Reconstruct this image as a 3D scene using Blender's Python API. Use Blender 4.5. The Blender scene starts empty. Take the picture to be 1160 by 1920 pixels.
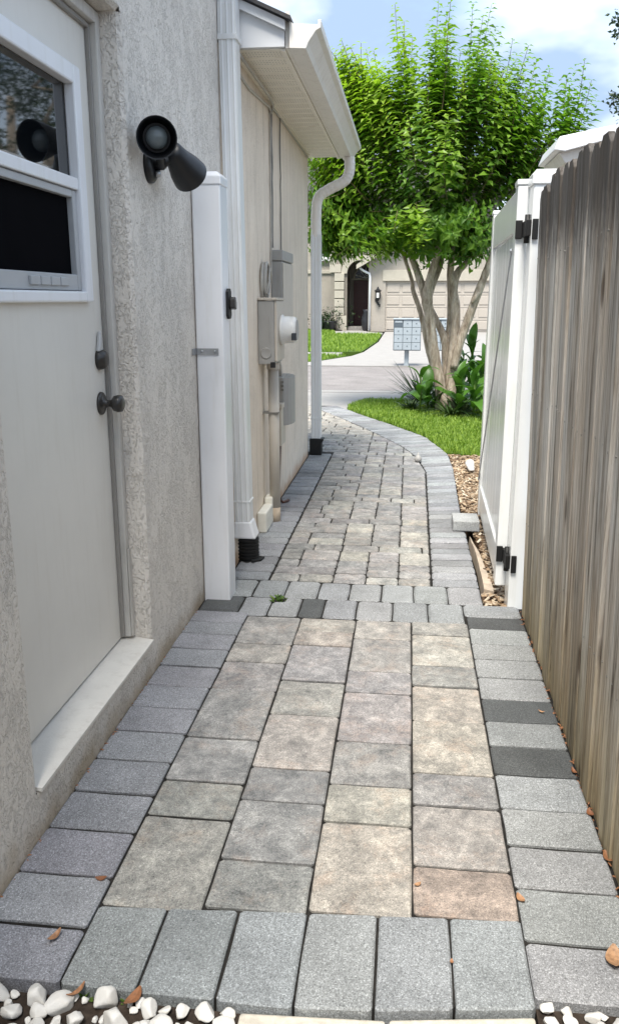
import bpy, bmesh, math, random
from mathutils import Vector, Matrix, noise as mnoise
R = math.radians
rnd = random.Random(7)
sc = bpy.context.scene
col = sc.collection

# ------------------------------------------------------------------ camera
CAM_H = 1.27
FPX = 1550.0
PITCH = math.atan(399 / 1550.0)
YAW = math.atan(188 / math.hypot(1550, 399))
cam_d = bpy.data.cameras.new('camera')
cam = bpy.data.objects.new('camera', cam_d)
col.objects.link(cam)
cam_d.sensor_fit = 'VERTICAL'
cam_d.sensor_height = 36.0
cam_d.sensor_width = 36.0
cam_d.lens = FPX / 1920 * 36
cam_d.clip_start = 0.05
cam_d.clip_end = 600
cam.location = (0, 0, CAM_H)
cam.rotation_euler = (math.pi / 2 - PITCH, 0, YAW)
sc.camera = cam

# ------------------------------------------------------------------ world and sun
SUN_EL, SUN_AZ = R(64), R(-171)      # azimuth measured from +Y towards +X: almost straight behind the camera, a little to the left
world = bpy.data.worlds.new('World')
sc.world = world
world.use_nodes = True
wn, wl = world.node_tree.nodes, world.node_tree.links
wn.clear()
out = wn.new('ShaderNodeOutputWorld')
bg = wn.new('ShaderNodeBackground')
sky = wn.new('ShaderNodeTexSky')
sky.sky_type = 'NISHITA'
sky.sun_disc = False
sky.sun_elevation = SUN_EL
sky.sun_rotation = SUN_AZ
sky.air_density = 1.0
sky.dust_density = 1.2
tcw = wn.new('ShaderNodeTexCoord')
mapw = wn.new('ShaderNodeMapping')
mapw.inputs['Scale'].default_value = (1.0, 1.0, 2.1)
mapw.inputs['Location'].default_value = (2.81, 11.95, 5.64)
nz = wn.new('ShaderNodeTexNoise')
nz.inputs['Scale'].default_value = 3.1
nz.inputs['Detail'].default_value = 7
nz.inputs['Roughness'].default_value = 0.52
nz.inputs['Distortion'].default_value = 0.35
rampw = wn.new('ShaderNodeValToRGB')
rampw.color_ramp.elements[0].position = 0.27
rampw.color_ramp.elements[0].color = (0, 0, 0, 1)
rampw.color_ramp.elements[1].position = 0.47
rampw.color_ramp.elements[1].color = (1, 1, 1, 1)
nz2 = wn.new('ShaderNodeTexNoise')
nz2.inputs['Scale'].default_value = 3.4
nz2.inputs['Detail'].default_value = 5
cloudc = wn.new('ShaderNodeValToRGB')
cloudc.color_ramp.elements[0].position = 0.44
cloudc.color_ramp.elements[0].color = (1.45, 1.95, 2.7, 1)
cloudc.color_ramp.elements[1].position = 0.70
cloudc.color_ramp.elements[1].color = (5.8, 6.0, 6.2, 1)
mixw = wn.new('ShaderNodeMix')
mixw.data_type = 'RGBA'
wl.new(tcw.outputs['Generated'], mapw.inputs['Vector'])
wl.new(mapw.outputs[0], nz.inputs['Vector'])
wl.new(mapw.outputs[0], nz2.inputs['Vector'])
wl.new(nz.outputs['Fac'], rampw.inputs['Fac'])
wl.new(nz2.outputs['Fac'], cloudc.inputs['Fac'])
wl.new(rampw.outputs['Color'], mixw.inputs['Factor'])
wl.new(sky.outputs['Color'], mixw.inputs['A'])
wl.new(cloudc.outputs['Color'], mixw.inputs['B'])
wl.new(mixw.outputs['Result'], bg.inputs['Color'])
bg.inputs['Strength'].default_value = 0.10
wl.new(bg.outputs[0], out.inputs['Surface'])

sun_d = bpy.data.lights.new('sun', 'SUN')
sun_d.energy = 1.9
sun_d.angle = R(22)
sun_d.color = (1.0, 0.95, 0.87)
sun = bpy.data.objects.new('sun', sun_d)
col.objects.link(sun)
sdir = Vector((math.cos(SUN_EL) * math.sin(SUN_AZ), math.cos(SUN_EL) * math.cos(SUN_AZ), math.sin(SUN_EL)))
sun.rotation_euler = (-sdir).to_track_quat('-Z', 'Y').to_euler()
sun.location = sdir * 40

vs = sc.view_settings
vs.view_transform = 'Standard'
vs.look = 'None'
vs.exposure = 1.92
vs.gamma = 1.0
vs.use_curve_mapping = False
sc.render.engine = 'CYCLES'
sc.cycles.max_bounces = 8
sc.cycles.diffuse_bounces = 6
sc.cycles.transparent_max_bounces = 8

# ------------------------------------------------------------------ pixel helpers (photograph 1160 x 1920)
_fw = Vector((-math.sin(YAW) * math.cos(PITCH), math.cos(YAW) * math.cos(PITCH), -math.sin(PITCH)))
_rt = Vector((math.cos(YAW), math.sin(YAW), 0))
_up = _rt.cross(_fw)
def ray(x, y): return _fw * FPX + _rt * (x - 580) - _up * (y - 960)
def atY(x, y, Y):
    d = ray(x, y); return Vector((0, 0, CAM_H)) + d * (Y / d.y)
def atX(x, y, X):
    d = ray(x, y); return Vector((0, 0, CAM_H)) + d * (X / d.x)
def atZ(x, y, Z=0.0):
    d = ray(x, y); return Vector((0, 0, CAM_H)) + d * ((Z - CAM_H) / d.z)

# ------------------------------------------------------------------ materials
def s2l(c):
    return tuple(((v / 255) / 12.92 if v / 255 <= .04045 else ((v / 255 + .055) / 1.055) ** 2.4) for v in c)
class NT:
    def __init__(s, name):
        s.m = bpy.data.materials.new(name); s.m.use_nodes = True
        s.t = s.m.node_tree; s.n = s.t.nodes; s.l = s.t.links
        s.p = s.n['Principled BSDF']; s.o = s.n['Material Output']
        s.geo = s.n.new('ShaderNodeNewGeometry')
    def new(s, typ, **kw):
        n = s.n.new(typ)
        for k, v in kw.items():
            if hasattr(n, k): setattr(n, k, v)
            else: n.inputs[k.replace('_', ' ')].default_value = v
        return n
    def link(s, a, b): s.l.new(a, b)
    def pos(s, scale=(1, 1, 1), rot=(0, 0, 0), obj=False):
        m = s.new('ShaderNodeMapping'); m.inputs['Scale'].default_value = scale; m.inputs['Rotation'].default_value = rot
        if obj: s.link(s.new('ShaderNodeTexCoord').outputs['Object'], m.inputs['Vector'])
        else: s.link(s.geo.outputs['Position'], m.inputs['Vector'])
        return m.outputs[0]
    def noise(s, vec, scale, detail=4, rough=.55, dist=0, w=None):
        n = s.new('ShaderNodeTexNoise')
        if w is not None: n.noise_dimensions = '4D'; s.link(w, n.inputs['W'])
        n.inputs['Scale'].default_value = scale; n.inputs['Detail'].default_value = detail
        n.inputs['Roughness'].default_value = rough; n.inputs['Distortion'].default_value = dist
        s.link(vec, n.inputs['Vector']); return n.outputs['Fac']
    def ramp(s, fac, stops):
        r = s.new('ShaderNodeValToRGB'); e = r.color_ramp.elements
        while len(e) < len(stops): e.new(0.5)
        for el, (p, c) in zip(e, stops):
            el.position = p; el.color = (c[0], c[1], c[2], 1) if not isinstance(c, (int, float)) else (c, c, c, 1)
        s.link(fac, r.inputs['Fac']); return r.outputs['Color']
    def mix(s, f, a, b, bt='MIX'):
        m = s.new('ShaderNodeMix', data_type='RGBA', blend_type=bt)
        for v, k in ((f, 'Factor'), (a, 'A'), (b, 'B')):
            if isinstance(v, (int, float)): m.inputs[k].default_value = v
            elif isinstance(v, tuple): m.inputs[k].default_value = (*v[:3], 1)
            else: s.link(v, m.inputs[k])
        return m.outputs['Result']
    def math(s, op, a, b=0.0, c=None, clamp=False):
        m = s.new('ShaderNodeMath', operation=op); m.use_clamp = clamp
        for i, v in enumerate((a, b, c)):
            if v is None: continue
            if isinstance(v, (int, float)): m.inputs[i].default_value = v
            else: s.link(v, m.inputs[i])
        return m.outputs[0]
    def bump(s, h, strength=.5, dist=.01, prev=None):
        b = s.new('ShaderNodeBump'); b.inputs['Strength'].default_value = strength; b.inputs['Distance'].default_value = dist
        s.link(h, b.inputs['Height'])
        if prev is not None: s.link(prev, b.inputs['Normal'])
        return b.outputs[0]
    def set(s, base=None, rough=None, normal=None, **kw):
        for v, k in ((base, 'Base Color'), (rough, 'Roughness'), (normal, 'Normal')):
            if v is None: continue
            if isinstance(v, (int, float)): s.p.inputs[k].default_value = v
            elif isinstance(v, tuple): s.p.inputs[k].default_value = (*v[:3], 1)
            else: s.link(v, s.p.inputs[k])
        for k, v in kw.items():
            s.p.inputs[k.replace('_', ' ')].default_value = v
        return s.m

def mat_paint(name, c, rough=.45, var=.10, scale=6, bump=.0, dirt=None, spec=.5):
    t = NT(name); v = t.pos()
    f = t.noise(v, scale, 5, .6)
    a = tuple(x * (1 - var) for x in c); b = tuple(min(1, x * (1 + var * .6)) for x in c)
    base = t.ramp(f, [(.3, a), (.7, b)])
    if dirt:
        streak = t.noise(t.pos((9, 9, 1.1)), 3.2, 5, .65)
        base = t.mix(t.ramp(streak, [(.52, 0.0), (.78, .55)]), base, dirt)
    n = t.bump(t.noise(v, scale * 14, 3), bump, .002) if bump else None
    return t.set(base, rough, n, **{'Specular_IOR_Level': spec})

def mat_stucco(name, c, scale=1.0, strength=1.0, dirt=(.42, .33, .22), streaks=False):
    t = NT(name)
    v = t.pos((1, 1, .62))
    n1 = t.noise(v, 62 * scale, 3, .55, 1.6)
    n2 = t.noise(t.pos((1, 1, .6)), 9 * scale, 4, .6)
    cover = t.ramp(n2, [(.42, 0.0), (.58, .11)])
    h = t.ramp(t.math('SUBTRACT', n1, cover), [(.34, 0.0), (.41, .85), (.62, 1.0)])
    fine = t.noise(t.pos(), 240, 3, .6)
    h = t.math('ADD', h, t.math('MULTIPLY', fine, .22))
    nb = t.bump(h, strength, .009)
    big = t.noise(t.pos(), 2.2, 5, .6)
    base = t.ramp(big, [(.3, tuple(x * .90 for x in c)), (.7, tuple(min(1, x * 1.06) for x in c))])
    base = t.mix(t.ramp(h, [(.1, .07), (.7, 0.0)]), base, tuple(x * .5 for x in c))  # pits of the bump darkened: their shade is put into the colour
    # splash-back stain just above the ground
    sep = t.new('ShaderNodeSeparateXYZ'); t.link(t.geo.outputs['Position'], sep.inputs[0])
    zz = t.math('ADD', sep.outputs['Z'], t.math('MULTIPLY', t.noise(t.pos(), 9, 4), .16))
    low = t.new('ShaderNodeMapRange', interpolation_type='SMOOTHSTEP')
    low.inputs['From Min'].default_value = .17; low.inputs['From Max'].default_value = .07
    t.link(zz, low.inputs['Value'])
    base = t.mix(t.math('MULTIPLY', low.outputs[0], .8), base, dirt)
    if streaks:
        sk = t.noise(t.pos((7, 7, .5)), 3, 5, .62)
        base = t.mix(t.ramp(sk, [(.5, 0.0), (.75, .5)]), base, tuple(x * .55 for x in (c[0], c[1] * .97, c[2] * .9)))
    return t.set(base, .88, nb, Specular_IOR_Level=.25)

def mat_paver(name, kind):
    t = NT(name)
    oi = t.new('ShaderNodeObjectInfo')
    w = t.math('MULTIPLY', oi.outputs['Random'], 60.0)
    v = t.pos(obj=True)
    at = t.new('ShaderNodeAttribute', attribute_type='OBJECT', attribute_name='tint')
    sp = t.noise(v, 330, 3, .75, 0, w)
    sp2 = t.noise(v, 150, 2, .6, 0, w)
    if kind == 'blend':
        m1 = t.noise(v, 10, 14, .90, .3, w)
        m2 = t.noise(v, 7, 12, .84, .3, t.math('ADD', w, 13.0))
        base = t.ramp(m1, [(.375, (.11, .112, .115)), (.46, (.205, .205, .203)), (.525, (.30, .295, .288)), (.61, (.48, .47, .448))])
        base = t.mix(t.ramp(m2, [(.51, 0.0), (.62, .5)]), base, (.40, .33, .285))
        base = t.mix(1.0, base, at.outputs['Color'], 'MULTIPLY')
        grain = t.ramp(sp, [(.32, .25), (.45, .92), (.56, 1.0), (.68, 1.7)])
    else:
        m1 = t.noise(v, 7, 5, .6, .3, w)
        base = t.mix(1.0, t.ramp(m1, [(.3, .78), (.7, 1.12)]), at.outputs['Color'], 'MULTIPLY')
        grain = t.ramp(sp, [(.32, .25), (.45, .88), (.55, 1.05), (.67, 2.1)])
    base = t.mix(1.0, base, grain, 'MULTIPLY')
    base = t.mix(t.ramp(sp2, [(.30, .35), (.42, 0.0)]), base, (.09, .09, .09))
    stain = t.noise(t.pos(), 1.6, 5, .6)
    base = t.mix(t.ramp(stain, [(.55, 0.0), (.75, .15)]), base, (.14, .135, .125))
    h = t.math('ADD', t.math('MULTIPLY', sp, .6), t.math('MULTIPLY', t.noise(v, 45, 4, .6, 0, w), .6))
    return t.set(base, .9, t.bump(h, .55, .004), Specular_IOR_Level=.28)

def mat_wood(name):
    t = NT(name)
    oi = t.new('ShaderNodeObjectInfo')
    w = t.math('MULTIPLY', oi.outputs['Random'], 90.0)
    v = t.pos((15, 15, .7))
    g1 = t.noise(v, 2.6, 7, .68, .5, w)
    g2 = t.noise(t.pos((90, 90, 1.4)), 2.2, 4, .7, .2, w)
    base = t.ramp(g1, [(.33, (.075, .064, .052)), (.40, (.32, .295, .26)), (.52, (.52, .497, .458)), (.70, (.72, .70, .665))])
    base = t.mix(1.0, base, t.ramp(g2, [(.36, .55), (.46, 1.0), (.72, 1.10)]), 'MULTIPLY')
    warm = t.noise(t.pos((3, 3, .9)), 1.3, 4, .6, 0, w)
    base = t.mix(t.ramp(warm, [(.45, 0.0), (.7, .55)]), base, t.mix(1.0, base, (1.05, .80, .56), 'MULTIPLY'))
    tone = t.math('MULTIPLY_ADD', oi.outputs['Random'], .60, .68)
    cc = t.new('ShaderNodeCombineColor')
    for i in range(3): t.link(tone, cc.inputs[i])
    base = t.mix(1.0, base, cc.outputs[0], 'MULTIPLY')
    sep = t.new('ShaderNodeSeparateXYZ'); t.link(t.geo.outputs['Position'], sep.inputs[0])
    rag = t.math('MULTIPLY', t.noise(t.pos((18, 18, 3)), 2.5, 5, .7, 0, w), .5)
    zt = t.math('SUBTRACT', sep.outputs['Z'], rag)
    top = t.new('ShaderNodeMapRange', interpolation_type='SMOOTHSTEP'); top.inputs['From Min'].default_value = 1.05; top.inputs['From Max'].default_value = 1.30
    t.link(zt, top.inputs['Value'])
    base = t.mix(t.math('MULTIPLY', top.outputs[0], .82), base, (.035, .028, .024))
    zb = t.math('ADD', sep.outputs['Z'], rag)
    bot = t.new('ShaderNodeMapRange', interpolation_type='SMOOTHSTEP'); bot.inputs['From Min'].default_value = .95; bot.inputs['From Max'].default_value = .12
    t.link(zb, bot.inputs['Value'])
    base = t.mix(t.math('MULTIPLY', bot.outputs[0], .9), base, t.mix(1.0, base, (.66, .56, .34), 'MULTIPLY'))
    # knots
    vo = t.new('ShaderNodeTexVoronoi'); vo.inputs['Scale'].default_value = 1.0
    vv = t.pos((7, 7, 2.4)); t.link(vv, vo.inputs['Vector'])
    kn = t.ramp(vo.outputs['Distance'], [(.06, 1.0), (.14, 0.0)])
    base = t.mix(t.math('MULTIPLY', kn, .75), base, (.07, .05, .035))
    h = t.math('ADD', g1, t.math('MULTIPLY', g2, .7))
    return t.set(base, .85, t.bump(h, .8, .006), Specular_IOR_Level=.2)

def mat_leaf(name, dark, light, young=None, trans=.38, rough=.42, attr='young'):
    t = NT(name)
    r = t.geo.outputs['Random Per Island']
    base = t.ramp(r, [(0, dark), (1, light)])
    if young:
        a = t.new('ShaderNodeAttribute', attribute_name=attr)
        base = t.mix(a.outputs['Fac'], base, young)
    t.set(base, rough, Specular_IOR_Level=.45)
    tr = t.new('ShaderNodeBsdfTranslucent')
    t.link(t.mix(1.0, base, (1.0, 1.15, .55), 'MULTIPLY'), tr.inputs['Color'])
    ms = t.new('ShaderNodeMixShader'); ms.inputs[0].default_value = trans
    t.link(t.p.outputs[0], ms.inputs[1]); t.link(tr.outputs[0], ms.inputs[2])
    t.link(ms.outputs[0], t.o.inputs['Surface'])
    return t.m

M = {}
M['stucco'] = mat_stucco('stucco_grey_beige', (.75, .70, .63), 1.2, .75)
M['stucco_warm'] = mat_stucco('stucco_warm_beige', (.78, .685, .57), .8, .5, (.52, .33, .20), True)
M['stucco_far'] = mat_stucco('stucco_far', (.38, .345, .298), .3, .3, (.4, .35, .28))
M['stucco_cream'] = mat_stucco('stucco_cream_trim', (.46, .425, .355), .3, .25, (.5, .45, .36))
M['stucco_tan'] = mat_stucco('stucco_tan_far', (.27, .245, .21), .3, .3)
M['door'] = mat_paint('door_paint', (.72, .695, .64), .42, .05, 3, .12, (.64, .605, .54))
M['trim'] = mat_paint('frame_paint', (.55, .53, .49), .5, .08, 8, .1, (.25, .23, .2))
M['white'] = mat_paint('white_vinyl', (.79, .80, .82), .28, .03, 4, 0, (.66, .655, .63))
M['white_gate'] = mat_paint('white_vinyl_gate', (.82, .83, .82), .22, .03, 5, 0, (.68, .68, .62))
M['alu_white'] = mat_paint('white_aluminium', (.76, .77, .77), .35, .04, 5, .05, (.60, .58, .53))
M['soffit'] = mat_paint('soffit_cream', (.88, .83, .73), .5, .05, 7, .0, (.6, .53, .43))
M['gutter'] = mat_paint('gutter_cream', (.78, .745, .69), .4, .06, 5, .05, (.50, .45, .37))
M['fascia'] = mat_paint('fascia_white', (.66, .67, .68), .5, .05, 5)
M['sill'] = mat_paint('sill_paint', (.71, .68, .62), .6, .07, 12, .2, (.5, .46, .4))
M['black'] = mat_paint('black_paint', (.007, .008, .010), .42, .15, 9)
M['blackplastic'] = mat_paint('black_corrugated_plastic', (.004, .004, .004), .6, .1, 9)
M['bronze'] = mat_paint('dark_bronze', (.035, .032, .029), .32, .2, 30)
M['zinc'] = mat_paint('zinc_steel', (.45, .46, .47), .38, .12, 40); M['zinc'].node_tree.nodes['Principled BSDF'].inputs['Metallic'].default_value = .8
M['box_grey'] = mat_paint('utility_box_grey', (.34, .33, .31), .5, .06, 12, .1, (.25, .23, .2))
M['box_tan'] = mat_paint('utility_box_tan', (.52, .47, .40), .5, .06, 12, .1, (.4, .35, .28))
M['conduit'] = mat_paint('conduit_painted', (.50, .46, .40), .55, .07, 10, .1, (.4, .34, .27))
M['meter'] = mat_paint('meter_plastic', (.70, .69, .66), .3, .05, 10)
M['cable'] = mat_paint('cable_grey', (.20, .19, .17), .5, .15, 20)
M['cable_light'] = mat_paint('cable_painted', (.46, .43, .38), .5, .15, 20)
M['cable_red'] = mat_paint('cable_brown', (.10, .045, .032), .6, .15, 20)
M['foam'] = mat_paint('foam_block', (.72, .70, .62), .8, .08, 20, .3)
M['trim_shaded'] = mat_paint('frame_paint_shaded', (.27, .255, .235), .45, .08, 10)  # darkened frame trim for the door stop: its shading is put into the colour
M['sash'] = mat_paint('grey_sash', (.42, .43, .44), .4, .06, 10)
M['roofshingle'] = mat_paint('roof_shingle', (.055, .055, .058), .9, .35, 40, .6)
M['shingle_far'] = mat_paint('roof_shingle_far', (.16, .155, .15), .9, .25, 12, .4)
M['reddoor'] = mat_paint('dark_red_door', (.085, .016, .016), .4, .1, 5)
M['garage'] = mat_paint('garage_door_paint', (.43, .387, .335), .5, .03, 3)
M['concrete'] = mat_paint('concrete_pale', (.31, .297, .28), .85, .10, 4, .4, (.42, .39, .35))
M['slab'] = mat_paint('pale_cast_slab', (.56, .52, .44), .9, .22, 60, .7)
M['edging'] = mat_paint('tan_concrete_edging', (.50, .41, .31), .9, .25, 14, .6, (.2, .15, .1))
M['mailbox'] = mat_paint('mailbox_silver', (.36, .41, .44), .4, .06, 8)
M['mailbox_dark'] = mat_paint('mailbox_frame', (.10, .125, .145), .4, .06, 8)
M['pot'] = mat_paint('dark_pot', (.02, .02, .024), .4, .2, 8)
M['stone'] = mat_paint('white_marble_stone', (.62, .605, .57), .6, .07, 30, .3, (.60, .55, .48))
M['bright'] = mat_paint('bulb_glass', (.15, .175, .18), .12, .05, 10)
M['seal'] = mat_paint('clear_plastic', (.48, .48, .47), .25, .15, 30)

def mk_glass(name, c, rough):
    t = NT(name); return t.set(c, rough, Specular_IOR_Level=.9, IOR=1.6)
M['pane'] = mk_glass('window_glass', (.004, .005, .006), .03)
M['pane_far'] = mk_glass('window_glass_far', (.02, .024, .03), .08)
M['screen'] = mat_paint('screened_glass', (.007, .007, .008), .2, .1, 8, 0, None, .0)
M['paver_blend'] = mat_paver('paver_blend', 'blend')
M['paver_grey'] = mat_paver('paver_grey', 'grey')
M['wood'] = mat_wood('weathered_fence_wood')

def mk_ground(name, stops, scale, bump=.6, rough=.95, fine=60):
    t = NT(name); f = t.noise(t.pos(), scale, 7, .65)
    g = t.noise(t.pos(), fine, 4, .7)
    base = t.mix(1.0, t.ramp(f, stops), t.ramp(g, [(.3, .6), (.7, 1.3)]), 'MULTIPLY')
    return t.set(base, rough, t.bump(g, bump, .006), Specular_IOR_Level=.2)
M['soil'] = mk_ground('dark_soil', [(.3, (.018, .013, .010)), (.7, (.06, .045, .034))], 12)
M['bed'] = mk_ground('joint_sand', [(.3, (.010, .0095, .009)), (.7, (.028, .026, .023))], 20)
M['turf'] = mk_ground('turf_soil', [(.3, (.045, .085, .012)), (.7, (.085, .15, .022))], 6, .8)
M['street'] = mk_ground('street_asphalt', [(.3, (.20, .185, .178)), (.7, (.28, .26, .25))], 2.2, .3, .9, 45)
M['sand'] = mk_ground('chip_bed', [(.3, (.10, .060, .035)), (.7, (.30, .19, .11))], 25)
def mk_bark():
    t = NT('myrtle_bark'); f = t.noise(t.pos((3, 3, .8)), 6, 6, .65, .4)
    g = t.noise(t.pos((30, 30, 8)), 2, 4, .6)
    base = t.ramp(f, [(.3, (.22, .165, .115)), (.5, (.47, .385, .295)), (.7, (.68, .60, .50))])
    base = t.mix(1.0, base, t.ramp(g, [(.3, .65), (.7, 1.2)]), 'MULTIPLY')
    return t.set(base, .8, t.bump(g, .5, .006))
M['bark'] = mk_bark()
M['twig'] = mat_paint('green_twig', (.13, .10, .04), .7, .2, 10)
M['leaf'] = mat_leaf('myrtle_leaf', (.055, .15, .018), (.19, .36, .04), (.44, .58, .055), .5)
M['oakleaf'] = mat_leaf('oak_leaf', (.012, .030, .010), (.035, .065, .016), None, .2)
M['grass'] = mat_leaf('grass_blade', (.12, .22, .022), (.28, .40, .05), None, .35, .55)
M['canna'] = mat_leaf('broad_leaf', (.035, .11, .018), (.10, .22, .03), None, .3, .35)
M['strap'] = mat_leaf('strap_leaf', (.03, .07, .02), (.09, .13, .05), None, .2, .4)
M['weed'] = mat_leaf('weed_leaf', (.05, .11, .015), (.16, .24, .04), None, .3, .5)
def mk_chip():
    t = NT('wood_chip'); base = t.ramp(t.geo.outputs['Random Per Island'], [(0, (.10, .06, .035)), (.35, (.28, .19, .115)), (.75, (.42, .32, .21)), (1, (.56, .48, .37))])
    return t.set(base, .85)
M['chip'] = mk_chip()
def mk_dryleaf():
    t = NT('dry_leaf'); oi = t.new('ShaderNodeObjectInfo')
    base = t.ramp(oi.outputs['Random'], [(0, (.20, .075, .03)), (.5, (.33, .15, .065)), (1, (.40, .23, .12))])
    base = t.mix(t.ramp(t.noise(t.pos(), 120, 4), [(.4, 0.0), (.7, .6)]), base, (.10, .05, .025))
    return t.set(base, .6)
M['dryleaf'] = mk_dryleaf()

# ------------------------------------------------------------------ mesh helpers
class MB:
    def __init__(s): s.v = []; s.f = []
    def add(s, vs, fs):
        o = len(s.v); s.v += [tuple(v) for v in vs]; s.f += [tuple(i + o for i in f) for f in fs]; return s
    def box(s, x0, x1, y0, y1, z0, z1):
        return s.add([(x0, y0, z0), (x1, y0, z0), (x1, y1, z0), (x0, y1, z0), (x0, y0, z1), (x1, y0, z1), (x1, y1, z1), (x0, y1, z1)],
                     [(0, 3, 2, 1), (4, 5, 6, 7), (0, 1, 5, 4), (1, 2, 6, 5), (2, 3, 7, 6), (3, 0, 4, 7)])
    def quad(s, a, b, c, d): return s.add([a, b, c, d], [(0, 1, 2, 3)])
    def prism(s, poly, axis, a, b):
        n = len(poly)
        def P(u, w, t):
            return {'x': (t, u, w), 'y': (u, t, w), 'z': (u, w, t)}[axis]
        vs = [P(u, w, a) for u, w in poly] + [P(u, w, b) for u, w in poly]
        return s.add(vs, [tuple(range(n)), tuple(range(2 * n - 1, n - 1, -1))] + [(i, n + i, n + (i + 1) % n, (i + 1) % n) for i in range(n)])
    def tube(s, pts, rad, n=8, cap=True, shape=None):
        pts = [Vector(p) for p in pts]
        if not hasattr(rad, '__len__'): rad = [rad] * len(pts)
        o = len(s.v); prevu = None
        for i, p in enumerate(pts):
            d = (pts[min(i + 1, len(pts) - 1)] - pts[max(i - 1, 0)]).normalized()
            if prevu is None:
                u = d.cross(Vector((0, 0, 1)))
                if u.length < .05: u = d.cross(Vector((0, 1, 0)))
            else: u = prevu - d * prevu.dot(d)
            u.normalize(); w = d.cross(u); prevu = u
            if shape:
                for a, b in shape: s.v.append(tuple(p + u * a + w * b))
            else:
                for k in range(n):
                    a = 2 * math.pi * k / n; s.v.append(tuple(p + (u * math.cos(a) + w * math.sin(a)) * rad[i]))
        m = len(shape) if shape else n
        for i in range(len(pts) - 1):
            for k in range(m):
                s.f.append((o + i * m + k, o + i * m + (k + 1) % m, o + (i + 1) * m + (k + 1) % m, o + (i + 1) * m + k))
        if cap:
            s.f.append(tuple(o + k for k in range(m - 1, -1, -1))); e = o + (len(pts) - 1) * m
            s.f.append(tuple(e + k for k in range(m)))
        return s
    def lathe(s, prof, base, axis, n=24):
        base = Vector(base); d = Vector(axis).normalized()
        u = d.cross(Vector((0, 0, 1)))
        if u.length < .05: u = d.cross(Vector((1, 0, 0)))
        u.normalize(); w = d.cross(u); o = len(s.v)
        for t, r in prof:
            for k in range(n):
                a = 2 * math.pi * k / n
                s.v.append(tuple(base + d * t + (u * math.cos(a) + w * math.sin(a)) * r))
        for i in range(len(prof) - 1):
            for k in range(n):
                s.f.append((o + i * n + k, o + i * n + (k + 1) % n, o + (i + 1) * n + (k + 1) % n, o + (i + 1) * n + k))
        s.f.append(tuple(o + k for k in range(n - 1, -1, -1))); e = o + (len(prof) - 1) * n
        s.f.append(tuple(e + k for k in range(n)))
        return s
    def build(s, name, mat, parent=None, bevel=0, smooth=False, seg=2, attr=None):
        xs = [v[0] for v in s.v]; ys = [v[1] for v in s.v]; zs = [v[2] for v in s.v]
        c = Vector(((min(xs) + max(xs)) / 2, (min(ys) + max(ys)) / 2, min(zs)))
        me = bpy.data.meshes.new(name)
        me.from_pydata([(v[0] - c.x, v[1] - c.y, v[2] - c.z) for v in s.v], [], s.f)
        if smooth: me.polygons.foreach_set('use_smooth', [True] * len(me.polygons))
        if attr:
            a = me.attributes.new('young', 'FLOAT', 'FACE'); a.data.foreach_set('value', attr)
        me.materials.append(M[mat] if isinstance(mat, str) else mat)
        me.update()
        o = bpy.data.objects.new(name, me); col.objects.link(o); o.location = c
        if bevel:
            b = o.modifiers.new('bevel', 'BEVEL'); b.width = bevel; b.segments = seg; b.limit_method = 'ANGLE'; b.angle_limit = R(40)
        if parent: adopt(o, parent)
        return o
def wloc(o):
    l = o.location.copy(); p = o.parent
    while p: l += p.location; p = p.parent
    return l
def adopt(o, parent):
    """parents hold only translations, so a child's local place is its world place minus the parent's"""
    l = o.location.copy() - wloc(parent); o.parent = parent; o.location = l
def fixn(o):
    bm = bmesh.new(); bm.from_mesh(o.data); bmesh.ops.recalc_face_normals(bm, faces=bm.faces); bm.to_mesh(o.data); bm.free(); return o
def tag(o, label=None, cat=None, group=None, kind=None):
    if label: o['label'] = label
    if cat: o['category'] = cat
    if group: o['group'] = group
    if kind: o['kind'] = kind
    return o
def thing(name, loc, label, cat, group=None):
    e = bpy.data.objects.new(name, None); e.empty_display_size = .1; col.objects.link(e); e.location = loc
    return tag(e, label, cat, group)
def box(name, mat, parent, x0, x1, y0, y1, z0, z1, bevel=.003):
    return MB().box(x0, x1, y0, y1, z0, z1).build(name, mat, parent, bevel)
def copy_tree(o, parent=None):
    c = o.copy(); col.objects.link(c); c.parent = parent
    for ch in o.children: copy_tree(ch, c)
    return c

# ================================================================== SETTING
gm = MB().quad((-150, -40, -.12), (150, -40, -.12), (150, 260, -.12), (-150, 260, -.12))
tag(gm.build('ground', 'soil'), kind='structure')

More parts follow.
